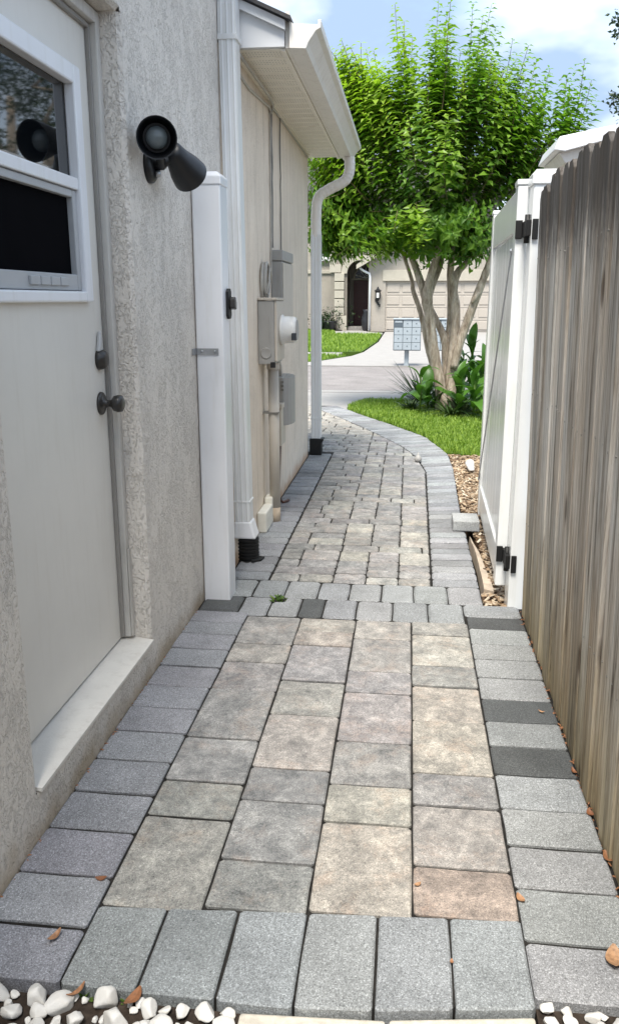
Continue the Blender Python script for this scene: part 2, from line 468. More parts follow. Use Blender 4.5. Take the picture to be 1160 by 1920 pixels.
# ---- pavers
def paver_mesh(poly, h=.06, ch=.005, jit=.0012, seg=2, rc=.006):
    """poly: ccw outline in xy; makes an uneven, chamfered stone with top at z=0"""
    pts = []
    n = len(poly)
    for i in range(n):
        p0, p1, p2 = Vector(poly[i - 1]), Vector(poly[i]), Vector(poly[(i + 1) % n])
        a = (p0 - p1); b = (p2 - p1)
        ra = min(rc, a.length * .3); rb = min(rc, b.length * .3)
        pts.append(p1 + a.normalized() * ra); pts.append(p1 + b.normalized() * rb)
        for k in range(1, seg):
            f = k / seg; q = p1 + b * f
            nn = Vector((b.y, -b.x)).normalized()
            pts.append(q + nn * rnd.uniform(-jit, jit))
    cx = sum(p.x for p in pts) / len(pts); cy = sum(p.y for p in pts) / len(pts); c = Vector((cx, cy))
    m = len(pts); tilt = (rnd.uniform(-.006, .006), rnd.uniform(-.006, .006)); dz = rnd.uniform(-.0022, .0022)
    def inset(p, d):
        v = c - p; return p + v.normalized() * min(d, v.length * .4)
    vs = []
    for p in pts: vs.append((p.x - cx, p.y - cy, -h))
    for p in pts: vs.append((p.x - cx, p.y - cy, -ch + dz))
    for p in pts:
        q = inset(p, ch * 1.3) - c; vs.append((q.x, q.y, dz + q.x * tilt[0] + q.y * tilt[1]))
    fs = []
    for L in (0, 1):
        for i in range(m): fs.append((L * m + i, L * m + (i + 1) % m, (L + 1) * m + (i + 1) % m, (L + 1) * m + i))
    fs.append(tuple(2 * m + i for i in range(m)))
    return vs, fs, c
JOINT = .0027
def shrink(poly, d):
    c = Vector((sum(p[0] for p in poly) / len(poly), sum(p[1] for p in poly) / len(poly)))
    out_ = []
    n = len(poly)
    for i in range(n):
        p0, p1, p2 = Vector(poly[i - 1]), Vector(poly[i]), Vector(poly[(i + 1) % n])
        a = (p0 - p1).normalized(); b = (p2 - p1).normalized()
        s_ = abs(a.x * b.y - a.y * b.x); s_ = max(s_, .3)
        out_.append(tuple(p1 + (a + b) * (d / s_)))
    return out_
def area(poly): return .5 * sum(poly[i - 1][0] * poly[i][1] - poly[i][0] * poly[i - 1][1] for i in range(len(poly)))
def paver(poly, parent, mat, tint, ch=.0035, jit=.0020, rc=.006, z=0, joint=JOINT, seg=2, ey=.0019):
    if area(poly) < 0: poly = poly[::-1]
    sp_ = shrink(poly, joint); cy_ = sum(p[1] for p in sp_) / len(sp_)
    sp_ = [(p[0], p[1] + (ey if p[1] < cy_ else -ey)) for p in sp_]
    vs, fs, c = paver_mesh(sp_, ch=ch, jit=jit, rc=rc, seg=seg)
    me = bpy.data.meshes.new('paver'); me.from_pydata(vs, [], fs); me.materials.append(M[mat])
    o = bpy.data.objects.new('paver', me); col.objects.link(o); o.location = (c.x, c.y, z)
    o['tint'] = [float(x) for x in tint]
    adopt(o, parent); return o
def rect(x0, x1, y0, y1): return [(x0, y0), (x1, y0), (x1, y1), (x0, y1)]
def jt(c, a=.08):
    k = 1 + rnd.uniform(-a, a); return tuple(v * k * (1 + rnd.uniform(-.015, .015)) for v in c)

landing = fixn(MB().prism([(-.855, 1.262), (-.63, 1.256), (-.177, 1.252), (-.03, 1.264), (.27, 1.305), (.27, 1.328), (.53, 1.328), (.53, 3.40), (.353, 3.40), (.353, 3.62), (-.855, 3.62)], 'z', -.10, -.0075).build('landing', 'bed')); tag(landing, kind='structure')
XC = [-.63, -.405, -.18, .044, .269]
YB = [[1.462, 1.79, 1.95, 2.18, 2.50, 2.72, 2.885, 3.165],
      [1.478, 1.64, 1.88, 2.04, 2.35, 2.59, 2.89, 3.03, 3.168],
      [1.492, 1.81, 1.98, 2.21, 2.525, 2.69, 2.98, 3.17],
      [1.508, 1.67, 1.91, 2.06, 2.36, 2.60, 2.76, 3.04, 3.172]]
TB = [[(1.0, .98, .94), (.85, .86, .84), (.95, .96, .96), (1.0, 1, .98), (.98, .96, .95), (1.05, 1, .95), (1.0, 1.0, .97)],
      [(.80, .81, .80), (.92, .93, .92), (.78, .79, .80), (1.05, 1.0, .95), (1.0, .98, .95), (1.0, 1, 1), (1.08, 1, .94), (1.08, 1.03, .97)],
      [(1.05, .98, .90), (1.16, 1.14, 1.04), (.80, .81, .80), (.95, .93, .92), (.9, .9, .92), (.98, .96, .95), (1.08, 1.03, .98)],
      [(1.1, .94, .82), (1.02, .98, .94), (.80, .81, .80), (1.08, 1.03, .93), (1.1, 1.02, .92), (.82, .83, .83), (1.12, 1.09, 1.02), (1.05, 1.04, 1.0)]]
for ci in range(4):
    for k in range(len(YB[ci]) - 1):
        paver(rect(XC[ci], XC[ci + 1], YB[ci][k], YB[ci][k + 1]), landing, 'paver_blend', jt(TB[ci][k], .05))
# left border of blue-grey stones
yl = [1.245, 1.39, 1.545, 1.71, 1.87, 2.03, 2.19, 2.345, 2.50, 2.66, 2.81, 2.95, 3.075, 3.20]
for a, b in zip(yl[:-1], yl[1:]):
    paver(rect(-.858, -.63, a, b), landing, 'paver_grey', jt((.25, .256, .274), .1))
# right border, with four near-black stones
yr = [1.312, 1.46, 1.62, 1.77, 1.92, 2.08, 2.23, 2.38, 2.53, 2.69, 2.84, 2.98, 3.13, 3.255]
for k, (a, b) in enumerate(zip(yr[:-1], yr[1:])):
    dark = k in (5, 7, 12)
    paver(rect(.269, .497, a, b), landing, 'paver_grey', jt((.085, .088, .09) if dark else (.265, .272, .272), .07))
# front row
xf = [-.63, -.478, -.325, -.177, -.029, .120, .272]
yf = [1.240, 1.237, 1.237, 1.235, 1.247, 1.268, 1.288]
for i, (a, b) in enumerate(zip(xf[:-1], xf[1:])):
    y0a, y0b = yf[i], yf[i + 1]
    y1a, y1b = 1.460 + (a + .63) * .07, 1.460 + (b + .63) * .07
    paver([(a, y0a), (b, y0b), (b, y1b), (a, y1a)], landing, 'paver_grey', jt((.225, .24, .242), .08))
# two soldier rows at the gateway
xa = [-.852, -.681, -.554, -.426, -.325, -.185, -.035, .114, .262, .497]
for k, (a, b) in enumerate(zip(xa[:-1], xa[1:])):
    t = (.085, .088, .09) if k in (0, 3) else (.25, .258, .262)
    y1 = 3.395
    y0 = 3.175 if a < .25 else 3.26
    if k == 0: y0 = 3.205
    if k == 2:      # the stone with a broken-out corner
        poly = [(a, y0), (b, y0), (b, y1), (-.495, y1), (-.495, 3.335), (a, 3.335)]
        paver(poly, landing, 'paver_grey', jt(t), .006, .002, .01, seg=1)
    else:
        paver(rect(a, b, y0, y1), landing, 'paver_grey', jt(t), .007, .003, .012)
xb = [-.80, -.657, -.515, -.368, -.23, -.088, .055, .203, .352]
for a, b in zip(xb[:-1], xb[1:]):
    paver(rect(a, b, 3.395, 3.618), landing, 'paver_grey', jt((.255, .263, .267)), .007, .003, .012)

# ---- garden path beyond the gateway
gp = MB()
IN = [(.135, 3.62), (.145, 5.0), (.155, 6.25), (.09, 6.85), (-.04, 7.36), (-.318, 8.12), (-.605, 8.83), (-.88, 9.46), (-1.12, 10.0)]
OUT = [(.357, 3.62), (.352, 5.0), (.378, 6.4), (.36, 7.05), (.19, 7.9), (-.15, 8.66), (-.44, 9.25), (-.68, 9.80), (-.86, 10.19)]
gp.box(-.815, .35, 3.62, 6.9, -.10, -.0085)
gp.prism([(-2.6, 6.9), (.37, 6.9), (.15, 7.9), (-.2, 8.7), (-.70, 9.8), (-.9, 10.2), (-2.6, 10.2)], 'z', -.10, -.0085)
path = gp.build('garden_path', 'bed'); tag(path, kind='structure')
def clip(poly, a, b):
    """keep the part left of a->b"""
    res = []
    def side(p): return (b[0] - a[0]) * (p[1] - a[1]) - (b[1] - a[1]) * (p[0] - a[0])
    for i in range(len(poly)):
        p, q = poly[i - 1], poly[i]; sp, sq = side(p), side(q)
        if sp >= 0: res.append(p)
        if (sp >= 0) != (sq >= 0):
            t = sp / (sp - sq); res.append((p[0] + (q[0] - p[0]) * t, p[1] + (q[1] - p[1]) * t))
    return res
cells = []
y = 3.622
XL = -.615
while y < 10.15:
    wide = y > 6.88
    xl = -2.2 if wide else XL
    # a block of stacked columns on the right and running courses on the left
    bh = rnd.choice((.44, .50, .56)) if y < 7.6 else rnd.choice((.46, .6))
    if not wide and y + bh > 6.88: bh = 6.89 - y if 6.89 - y > .1 else bh
    xcol = -.32
    for c0 in (-.32, -.168, -.016):
        yy = y; c1 = c0 + .152 if c0 < -.02 else .2
        while yy < y + bh - .001:
            d = rnd.choice((.10, .10, .14, .15)); d = y + bh - yy if y + bh - yy - d < .07 else d
            cells.append(rect(c0, c1, yy, yy + d)); yy += d
    yy = y
    while yy < y + bh - .001:
        d = rnd.choice((.105, .115, .12)) if y < 7.6 else .15
        d = y + bh - yy if y + bh - yy - d < .07 else d
        xx = -.32
        while xx > xl + .001:
            w = rnd.choice((.12, .16, .19, .225)) if y < 7.6 else rnd.choice((.16, .225, .25))
            w = xx - xl if xx - xl - w < .07 else w
            cells.append(rect(xx - w, xx, yy, yy + d)); xx -= w
        yy += d
    y += bh
    # a single course across
    xx = xl; d = .11
    while xx < .2 - .001:
        w = rnd.choice((.15, .19, .225)); w = .2 - xx if .2 - xx - w < .08 else w
        cells.append(rect(xx, xx + w, y, y + d)); xx += w
    y += d
farmb = MB(); nfar = 0
for c in cells:
    p = c
    for a, b in zip(IN[:-1], IN[1:]):
        p = clip(p, a, b)
        if len(p) < 3: break
    if len(p) < 3 or abs(area(p)) < .0012: continue
    cx = sum(q[0] for q in p) / len(p); cy = sum(q[1] for q in p) / len(p)
    if cy > 10.1 or (cx < -.83 and cy < 6.9): continue
    k = rnd.random()
    t = (1.0, .995, .975) if k < .5 else ((.88, .885, .89) if k < .8 else (1.13, 1.115, 1.05))
    if cy < 7.9 and cx > -1.3:
        paver(p, path, 'paver_blend', jt(t, .12), .006, .003, .008, joint=.0032, ey=.0028)
    else:
        vs_, fs_, cc = paver_mesh(shrink(p, .004) if area(p) > 0 else shrink(p[::-1], .004), ch=.008, seg=1, rc=.012)
        farmb.add([(v[0] + cc.x, v[1] + cc.y, v[2]) for v in vs_], fs_)
fo = farmb.build('paver_field', 'paver_blend', path); fo['kind'] = 'stuff'; fo['tint'] = [1.18, 1.14, 1.05]
# left border along the wall
y = 3.62
while y < 6.88:
    d = rnd.uniform(.108, .124)
    paver(rect(-.812, -.615, y, y + d), path, 'paver_grey', jt((.265, .273, .283), .2), .006, joint=.0068); y += d
# right border that bends with the lawn
def resample(pl, n):
    pl = [Vector(p) for p in pl]; L = [0]
    for a, b in zip(pl[:-1], pl[1:]): L.append(L[-1] + (b - a).length)
    res = []
    for i in range(n + 1):
        s_ = L[-1] * i / n; k = 0
        while k < len(L) - 2 and L[k + 1] < s_: k += 1
        f = (s_ - L[k]) / (L[k + 1] - L[k]); res.append(pl[k].lerp(pl[k + 1], f))
    return res
NBR = 66
ri, ro = resample(IN[:], NBR), resample(OUT[:], NBR)
for i in range(NBR):
    paver([tuple(ri[i]), tuple(ro[i]), tuple(ro[i + 1]), tuple(ri[i + 1])], path, 'paver_grey', jt((.26, .267, .274), .2), .006, joint=.0072)
# tan concrete edging strip along the chip bed
ed = MB()
eo = resample([(.365, 3.60), (.372, 4.0), (.360, 4.48)], 9)
for i in range(9):
    a, b = eo[i], eo[i + 1]; w0, w1 = .050 - .004 * i, .050 - .004 * (i + 1)
    z0, z1 = .006 * math.sin(i * 1.3), .006 * math.sin((i + 1) * 1.3)
    ed.add([(a.x, a.y, -.06), (a.x + w0, a.y, -.06), (b.x + w1, b.y, -.06), (b.x, b.y, -.06), (a.x + .006, a.y, z0), (a.x + w0, a.y, z0 - .008), (b.x + w1, b.y, z1 - .008), (b.x + .006, b.y, z1)],
           [(4, 5, 6, 7), (0, 1, 5, 4), (1, 2, 6, 5), (2, 3, 7, 6), (3, 0, 4, 7)])
tag(ed.build('edging_strip', 'edging'), 'rough tan concrete edging strip between grey pavers and wood chips', 'edging')

# ---- street, kerbs, pavements, lawns
def slab(name, poly, z0, z1, mat, kind='structure'):
    o = MB().prism(poly, 'z', z0, z1).build(name, mat); fixn(o); return tag(o, kind=kind)
slab('sidewalk', [(-6, 10.205), (-.885, 10.205), (-.69, 9.83), (-.60, 10.88), (9, 10.88), (9, 11.72), (-6, 11.72)], -.10, -.009, 'concrete')
slab('kerb', [(-14, 11.745), (14, 11.745), (14, 12.0), (-14, 12.0)], -.10, -.006, 'concrete')
slab('street', [(-60, 12.02), (60, 12.02), (60, 16.5), (-60, 16.5)], -.10, -.022, 'street')
slab('far_kerb', [(-40, 16.52), (40, 16.52), (40, 16.85), (-40, 16.85)], -.10, .0, 'concrete')
slab('far_sidewalk', [(-40, 19.45), (-1.62, 19.45), (-1.62, 20.75), (-40, 20.75)], -.10, -.006, 'concrete')
slab('driveway', [(-1.0, 16.87), (12, 16.87), (12, 34.25), (-.95, 34.25), (-.92, 26), (-1.1, 20.9), (-1.3, 19.4), (-1.9, 17.6), (-2.6, 16.87)], -.10, -.002, 'concrete')
slab('entry_walk', [(-2.6, 31.6), (-1.0, 31.6), (-1.0, 33.0), (-1.72, 34.2), (-1.72, 37.6), (-3.1, 37.6), (-3.1, 34.2)], -.10, .004, 'concrete')
LAWN = [(.36, 7.06), (.19, 7.93), (-.15, 8.69), (-.44, 9.28), (-.69, 9.84), (-.72, 10.2), (-.5, 10.86), (6, 10.86), (6, 6.7), (1.2, 6.95), (.6, 7.0)]
slab('lawn', LAWN, -.10, -.004, 'turf')
slab('far_verge', [(-30, 16.87), (-2.62, 16.87), (-1.95, 17.6), (-1.35, 19.43), (-30, 19.43)], -.10, .0, 'turf')
FARL = [(-30, 20.77), (-1.64, 20.77), (-1.15, 21.0), (-.97, 26), (-1.0, 31.55), (-2.7, 31.55), (-3.2, 35.6), (-30, 35.6)]
slab('far_lawn', FARL, -.10, .004, 'turf')
CHIP = [(.356, 3.40), (1.4, 3.40), (1.4, 6.68), (.62, 6.98), (.37, 7.04), (.38, 6.4), (.362, 5.0), (.41, 4.45), (.415, 3.62), (.356, 3.60)]
slab('chip_bed', CHIP, -.10, -.03, 'sand')

def inside(p, poly):
    c = False
    for i in range(len(poly)):
        a, b = poly[i - 1], poly[i]
        if (a[1] > p[1]) != (b[1] > p[1]) and p[0] < (b[0] - a[0]) * (p[1] - a[1]) / (b[1] - a[1]) + a[0]: c = not c
    return c
def blades(poly, n, bb, z, L, W, name, label, cat):
    mb = MB(); k = 0; v, f = mb.v, mb.f
    while k < n:
        x, y = rnd.uniform(bb[0], bb[1]), rnd.uniform(bb[2], bb[3])
        if not inside((x, y), poly): continue
        k += 1
        a = rnd.uniform(0, 2 * math.pi); l = L * rnd.uniform(.55, 1.15); w = W * rnd.uniform(.7, 1.2)
        dx, dy = math.cos(a), math.sin(a); ln = rnd.uniform(.15, .7) * l
        o = len(v)
        v += [(x - dy * w, y + dx * w, z), (x + dy * w, y - dx * w, z),
              (x + dx * ln * .4 - dy * w * .7, y + dy * ln * .4 + dx * w * .7, z + l * .6), (x + dx * ln * .4 + dy * w * .7, y + dy * ln * .4 - dx * w * .7, z + l * .6),
              (x + dx * ln, y + dy * ln, z + l * .92)]
        f += [(o, o + 1, o + 3, o + 2), (o + 2, o + 3, o + 4)]
    return tag(mb.build(name, 'grass'), label, cat, kind='stuff')
LAWNB = [(.345, 7.04), (.175, 7.90), (-.165, 8.66), (-.455, 9.25), (-.70, 9.82), (-.72, 10.2), (-.52, 10.84), (2.2, 10.84), (2.2, 6.85), (1.2, 6.93), (.6, 6.97)]
blades(LAWNB, 42000, (-.75, 2.2, 6.8, 10.9), -.006, .055, .0042, 'lawn_grass', 'bright green lawn grass beside the curved paver border', 'grass')
blades(FARL, 16000, (-6.5, -.9, 20.8, 35.5), .0, .11, .012, 'lawn_grass', 'green lawn grass in front of the house across the street', 'grass')
blades([(-6, 16.9), (-2.65, 16.9), (-1.98, 17.6), (-1.38, 19.4), (-6, 19.4)], 6000, (-6, -1.3, 16.9, 19.45), -.004, .10, .010, 'verge_grass', 'narrow strip of grass along the far kerb of the street', 'grass')
# wood chips
mb = MB(); k = 0
while k < 8000:
    x, y = rnd.uniform(.36, 1.0), rnd.uniform(3.4, 7.04)
    if not inside((x, y), CHIP): continue
    k += 1
    L, W, T = rnd.uniform(.008, .024), rnd.uniform(.004, .010), rnd.uniform(.002, .005)
    m = Matrix.Translation((x, y, -.028 + rnd.uniform(0, .02))) @ Matrix.Rotation(rnd.uniform(0, 6.3), 4, 'Z') @ Matrix.Rotation(rnd.uniform(-.5, .5), 4, 'Y') @ Matrix.Rotation(rnd.uniform(-.5, .5), 4, 'X')
    vs_ = [m @ Vector(p) for p in ((-L, -W, 0), (L, -W * .6, 0), (L * .9, W, 0), (-L, W * .7, 0), (-L, -W, T), (L, -W * .6, T), (L * .9, W, T), (-L, W * .7, T))]
    mb.add(vs_, [(4, 5, 6, 7), (0, 1, 5, 4), (1, 2, 6, 5), (2, 3, 7, 6), (3, 0, 4, 7)])
tag(mb.build('wood_chips', 'chip'), 'loose tan wood chips in the bed beside the path', 'wood chips', kind='stuff')
# two pale slabs at the foot of the landing
g_sl = 'pale slabs below the front row'
for k, (a, b, y1) in enumerate(((-.275, -.006, 1.2320), (.0, .268, 1.2480))):
    o = MB().prism([(a, .75), (b, .76), (b, y1 + (.014 if k == 0 else .037)), (a, y1)], 'z', -.09, -.012).build('stepping_slab', 'slab', None, .006); fixn(o)
    tag(o, ('rough pale cream slab touching the white pebbles on the left of the grey front pavers', 'rough pale cream slab in front of the grey pavers towards the wooden fence')[k], 'paving slab', g_sl)

# ================================================================== NEAR HOUSE
WX, W2 = -.855, -.812
DX = -.948
house = thing('stucco_house', (-2.5, 3.4, 0), 'grey-beige stucco house with side door, white downspouts and boxed eave along the paver path', 'house')
# front wall with the door opening (chamfered reveal)
w = MB(); c = .012
ys = [-2.0, 1.675, 2.585, 3.885]; zs = [-.10, .118, 2.075, 2.86]
YN = lambda i, j: ys[i]
for i in range(3):
    for j in range(3):
        if (i, j) == (1, 1): continue
        y0, y1, z0, z1 = ys[i], ys[i + 1], zs[j], zs[j + 1]
        if j == 1 and i == 0: y1 -= c
        if j == 1 and i == 2: y0 += c
        if i == 1 and j == 2: z0 += c
        if i == 1 and j == 0: z1 -= c * .4
        w.quad((WX, y0, z0), (WX, y1, z0), (WX, y1, z1), (WX, y0, z1))
y0, y1, z0, z1 = ys[1], ys[2], zs[1], zs[2]
# chamfer strips and reveals
XR = -.965
w.quad((WX, y1 + c, z0), (WX, y1 + c, z1), (WX - c, y1, z1), (WX - c, y1, z0))
w.quad((WX, y0 - c, z1), (WX, y0 - c, z0), (WX - c, y0, z0), (WX - c, y0, z1))
w.quad((WX, y1, z1 + c), (WX, y0, z1 + c), (WX - c, y0, z1), (WX - c, y1, z1))
w.quad((WX, y0, z0 - c * .4), (WX, y1, z0 - c * .4), (WX - c, y1, z0), (WX - c, y0, z0))
w.quad((WX - c, y1, z0), (WX - c, y1, z1), (XR, y1, z1), (XR, y1, z0))
w.quad((WX - c, y0, z1), (WX - c, y0, z0), (XR, y0, z0), (XR, y0, z1))
w.quad((WX - c, y1, z1), (WX - c, y0, z1), (XR, y0, z1), (XR, y1, z1))
w.quad((WX - c, y0, z0), (WX - c, y1, z0), (XR, y1, z0), (XR, y0, z0))
w.quad((WX, ys[3], -.1), (-6.0, ys[3], -.1), (-6.0, ys[3], 2.86), (WX, ys[3], 2.86))
w.quad((-6.0, -2, -.1), (WX, -2, -.1), (WX, -2, 2.86), (-6.0, -2, 2.86))
w.quad((XR, 1.0, 0), (XR, 3.0, 0), (XR, 3.0, 2.5), (XR, 1.0, 2.5))
w.build('wall', 'stucco', house)
# upper eave over the tall wall (above the picture)
rf = MB().prism([(-.80, 2.87), (-.80, 2.92), (-6.0, 4.5), (-6.0, 2.87)], 'y', -2.1, 3.88).build('upper_roof', 'roofshingle', house); fixn(rf)
box('gutter', 'alu_white', house, -.848, -.75, -2.1, 3.99, 2.80, 2.91)
# rear, lower wall
w = MB().box(-6.0, W2, 3.89, 6.80, -.10, 2.345)
w.build('wall', 'stucco_warm', house)
# sill of the doorway
sl = MB().prism([(-.972, .119), (-.845, .119), (-.845, .128), (-.965, .142)], 'y', 1.677, 2.583).build('door_sill', 'sill', house); fixn(sl)
# door frame
box('door_frame', 'trim', house, XR + .002, -.915, 2.553, 2.583, .146, 2.070, .004)
box('door_frame', 'trim', house, XR + .002, -.915, 1.677, 1.705, .146, 2.070, .004)
box('door_frame', 'trim', house, XR + .002, -.915, 1.706, 2.552, 2.036, 2.070, .004)
box('door_stop', 'trim_shaded', house, -.947, -.934, 2.541, 2.552, .15, 2.035, .002)
box('door_stop', 'trim_shaded', house, -.947, -.934, 1.706, 2.541, 2.022, 2.035, .002)
# lower patch piece of the jamb
box('jamb_patch', 'trim', house, -.914, -.909, 2.556, 2.581, .147, .46, .002)
# door slab with a window opening
WY0, WY1, WZ0, WZ1 = 1.80, 2.432, 1.270, 1.884
d = MB()
for (a, b, e, f) in ((1.706, WY0, .147, 2.032), (WY1, 2.551, .147, 2.032), (WY0, WY1, .147, WZ0), (WY0, WY1, WZ1, 2.032)):
    d.quad((DX, a, e), (DX, b, e), (DX, b, f), (DX, a, f))
door = d.build('door', 'door', house); tag(door, 'flat grey-beige door with a white framed half window')
# window set into the door
fw_ = MB(); fx0, fx1 = DX - .012, DX + .020; q = .042
fw_.box(fx0, fx1, WY0 - .008, WY0 + q, WZ0 - .008, WZ1 + .008); fw_.box(fx0, fx1, WY1 - q, WY1 + .008, WZ0 - .008, WZ1 + .008)
fw_.box(fx0, fx1, WY0 + q, WY1 - q, WZ1 - q, WZ1 + .008); fw_.box(fx0, fx1, WY0 + q, WY1 - q, WZ0 - .008, WZ0 + .022)
fw_.build('window_frame', 'white', door, .005)
zm = 1.575
box('meeting_rail', 'white', door, DX - .010, DX + .014, WY0 + q + .001, WY1 - q - .001, zm - .008, zm + .024, .003)
s2 = MB(); sx0, sx1 = DX - .014, DX + .006
s2.box(sx0, sx1, WY1 - q - .030, WY1 - q - .002, WZ0 + .024, zm - .010); s2.box(sx0, sx1, WY0 + q + .002, WY0 + q + .030, WZ0 + .024, zm - .010)
s2.box(sx0, sx1, WY0 + q + .031, WY1 - q - .031, WZ0 + .024, WZ0 + .068); s2.box(sx0, sx1, WY0 + q + .031, WY1 - q - .031, zm - .030, zm - .010)
s2.build('lower_sash', 'sash', door, .003)
t2 = MB()
for k in range(4):
    yy = 2.04 + k * .062
    t2.box(sx1 - .001, sx1 + .007, yy, yy + .055, WZ0 + .036, WZ0 + .058)
t2.build('sash_lift', 'sash', door, .002)
# glass is a tilted hair off plumb, as sash panes are
MB().quad((DX - .011, WY0 + q, zm), (DX - .011, WY1 - q, zm), (DX - .012, WY1 - q, WZ1 - q), (DX - .012, WY0 + q, WZ1 - q)).build('upper_pane', 'pane', door)
MB().quad((DX - .012, WY0 + q, WZ0), (DX - .012, WY1 - q, WZ0), (DX - .012, WY1 - q, zm), (DX - .012, WY0 + q, zm)).build('lower_pane', 'screen', door)
# knob and deadbolt
KY, KZ = 2.492, .955
kb = MB().lathe([(0, .036), (.006, .035), (.010, .028), (.012, .012), (.034, .011), (.038, .016), (.044, .024), (.058, .027), (.068, .025), (.073, .017), (.0735, .004)], (DX, KY, KZ), (1, 0, 0), 28)
kb.build('door_knob', 'bronze', door, smooth=True)
kb = MB().lathe([(0, .033), (.010, .031), (.024, .025), (.027, .018), (.028, .005)], (DX, KY + .006, 1.090), (1, 0, 0), 28)
kb.build('deadbolt', 'bronze', door, smooth=True)
# scrap of clear plastic seal above the deadbolt
MB().prism([(KY - .018, 1.115), (KY + .018, 1.115), (KY + .014, 1.150), (KY + .003, 1.178), (KY - .006, 1.150)], 'x', DX + .001, DX + .014).build('lock_cover', 'seal', door, .004)
fixn(bpy.data.objects['lock_cover'])

# ---- lower eave: soffit panels, fascia, gutter, roof edge
EX, ZS = -.568, 2.345
yy = 4.03
while yy < 6.93:
    o = MB().box(W2 - .02, EX - .012, yy, min(yy + .128, 6.94), ZS + rnd.uniform(0, .0015), ZS + .012).build('soffit_panel', 'soffit', house, .004)
    # vent holes as fine slots
    yy += .131
vm = MB()
yy = 4.03
while yy < 6.85:
    for k in range(3):
        for j in range(14):
            x = W2 + .03 + j * .014
            vm.quad((x, yy + .03 + k * .03, ZS - .0006), (x, yy + .040 + k * .03, ZS - .0006), (x + .005, yy + .040 + k * .03, ZS - .0006), (x + .005, yy + .03 + k * .03, ZS - .0006))
    yy += .131
vs_o = vm.build('soffit_vents', 'cable_light', house); vs_o['kind'] = 'stuff'
box('soffit_channel', 'soffit', house, EX - .030, EX - .010, 4.012, 6.94, ZS - .012, ZS - .001, .002)
box('soffit_channel', 'soffit', house, W2 - .005, W2 + .014, 4.012, 6.82, ZS - .014, ZS - .002, .002)
box('fascia', 'gutter', house, EX - .009, EX + .010, 4.0, 6.96, ZS - .004, ZS + .14, .002)
# end return that faces the gate, with the sloping trim and the shingles
rk = MB().prism([(EX - .011, ZS + .0), (EX - .011, ZS + .088), (-2.6, ZS + .088 + .9), (-2.6, ZS)], 'y', 3.985, 4.011).build('rake_board', 'fascia', house); fixn(rk)
rt = MB().prism([(EX - .005, ZS + .060), (EX - .005, ZS + .098), (-2.6, ZS + .098 + .895), (-2.6, ZS + .060 + .895)], 'y', 3.962, 3.984).build('rake_trim', 'fascia', house); fixn(rt)
rs = MB().prism([(EX + .022, ZS + .092), (EX + .022, ZS + .108), (-3.6, ZS + .108 + 1.36), (-3.6, ZS + .092 + 1.36)], 'y', 3.94, 7.0).build('roof', 'roofshingle', house); fixn(rs)
fr = MB().prism([(-.80, ZS + .02), (EX - .02, ZS + .02), (EX - .02, ZS + .085), (-2.5, ZS + .90), (-2.5, ZS + .02)], 'y', 6.90, 6.93).build('rake_board', 'fascia', house); fixn(fr)
# ogee gutter
gprof = [(EX + .012, ZS + .10), (EX + .012, ZS - .010), (EX + .085, ZS - .014), (EX + .095, ZS + .010), (EX + .128, ZS + .055), (EX + .150, ZS + .066), (EX + .152, ZS + .098), (EX + .138, ZS + .098), (EX + .138, ZS + .08), (EX + .03, ZS + .085)]
gt = MB().prism(gprof, 'y', 3.975, 7.02).build('gutter', 'gutter', house, .002); fixn(gt)
# near downspout with a ribbed face
def rib_shape(wd, dp):
    pts = []
    n = 13
    for i in range(n):
        a = -wd / 2 + wd * i / (n - 1); b = dp / 2 + (.0035 if i % 4 == 2 else 0); pts.append((a, b))
    for i in range(n):
        a = wd / 2 - wd * i / (n - 1); b = -dp / 2 - (.0035 if i % 4 == 2 else 0); pts.append((a, b))
    return pts
def dspt(pts, wd, dp, n_):
    o = MB().tube(pts, .03, shape=rib_shape(wd, dp)).build(n_, 'alu_white', house); fixn(o); return o
YD = 3.925
ds = dspt([(-.812, YD, 2.36), (-.812, YD, 2.80)], .078, .095, 'downspout')
ds = dspt([(-.788, YD, .205), (-.800, YD, 1.2), (-.812, YD, 2.375)], .074, .091, 'downspout')
box('downspout_strap', 'alu_white', house, -.853, -.768, 3.873, 3.977, 2.352, 2.374, .001)
box('downspout_strap', 'alu_white', house, -.829, -.748, 3.876, 3.974, .302, .310, .001)
ad = MB(); 
ad.add([(-.829, 3.874, .205), (-.747, 3.874, .205), (-.747, 3.976, .205), (-.829, 3.976, .205), (-.832, 3.868, .118), (-.722, 3.868, .118), (-.722, 3.985, .118), (-.832, 3.985, .118)],
       [(3, 2, 1, 0), (4, 5, 6, 7), (0, 1, 5, 4), (1, 2, 6, 5), (2, 3, 7, 6), (3, 0, 4, 7)])
fixn(ad.build('downspout_adapter', 'white', house, .008))
pr = [(0, .052)]
for k in range(7): pr += [(.004 + k * .018, .056), (.011 + k * .018, .056), (.013 + k * .018, .050), (.018 + k * .018, .050)]
MB().lathe(pr, (-.772, 3.925, -.01), (0, 0, 1), 28).build('drain_boot', 'blackplastic', house, smooth=False)
MB().prism([(-.745, 3.86), (-.700, 3.885), (-.690, 3.94), (-.745, 3.95)], 'z', .0005, .012).build('drain_tab', 'blackplastic', house, .003)
fixn(bpy.data.objects['drain_tab'])
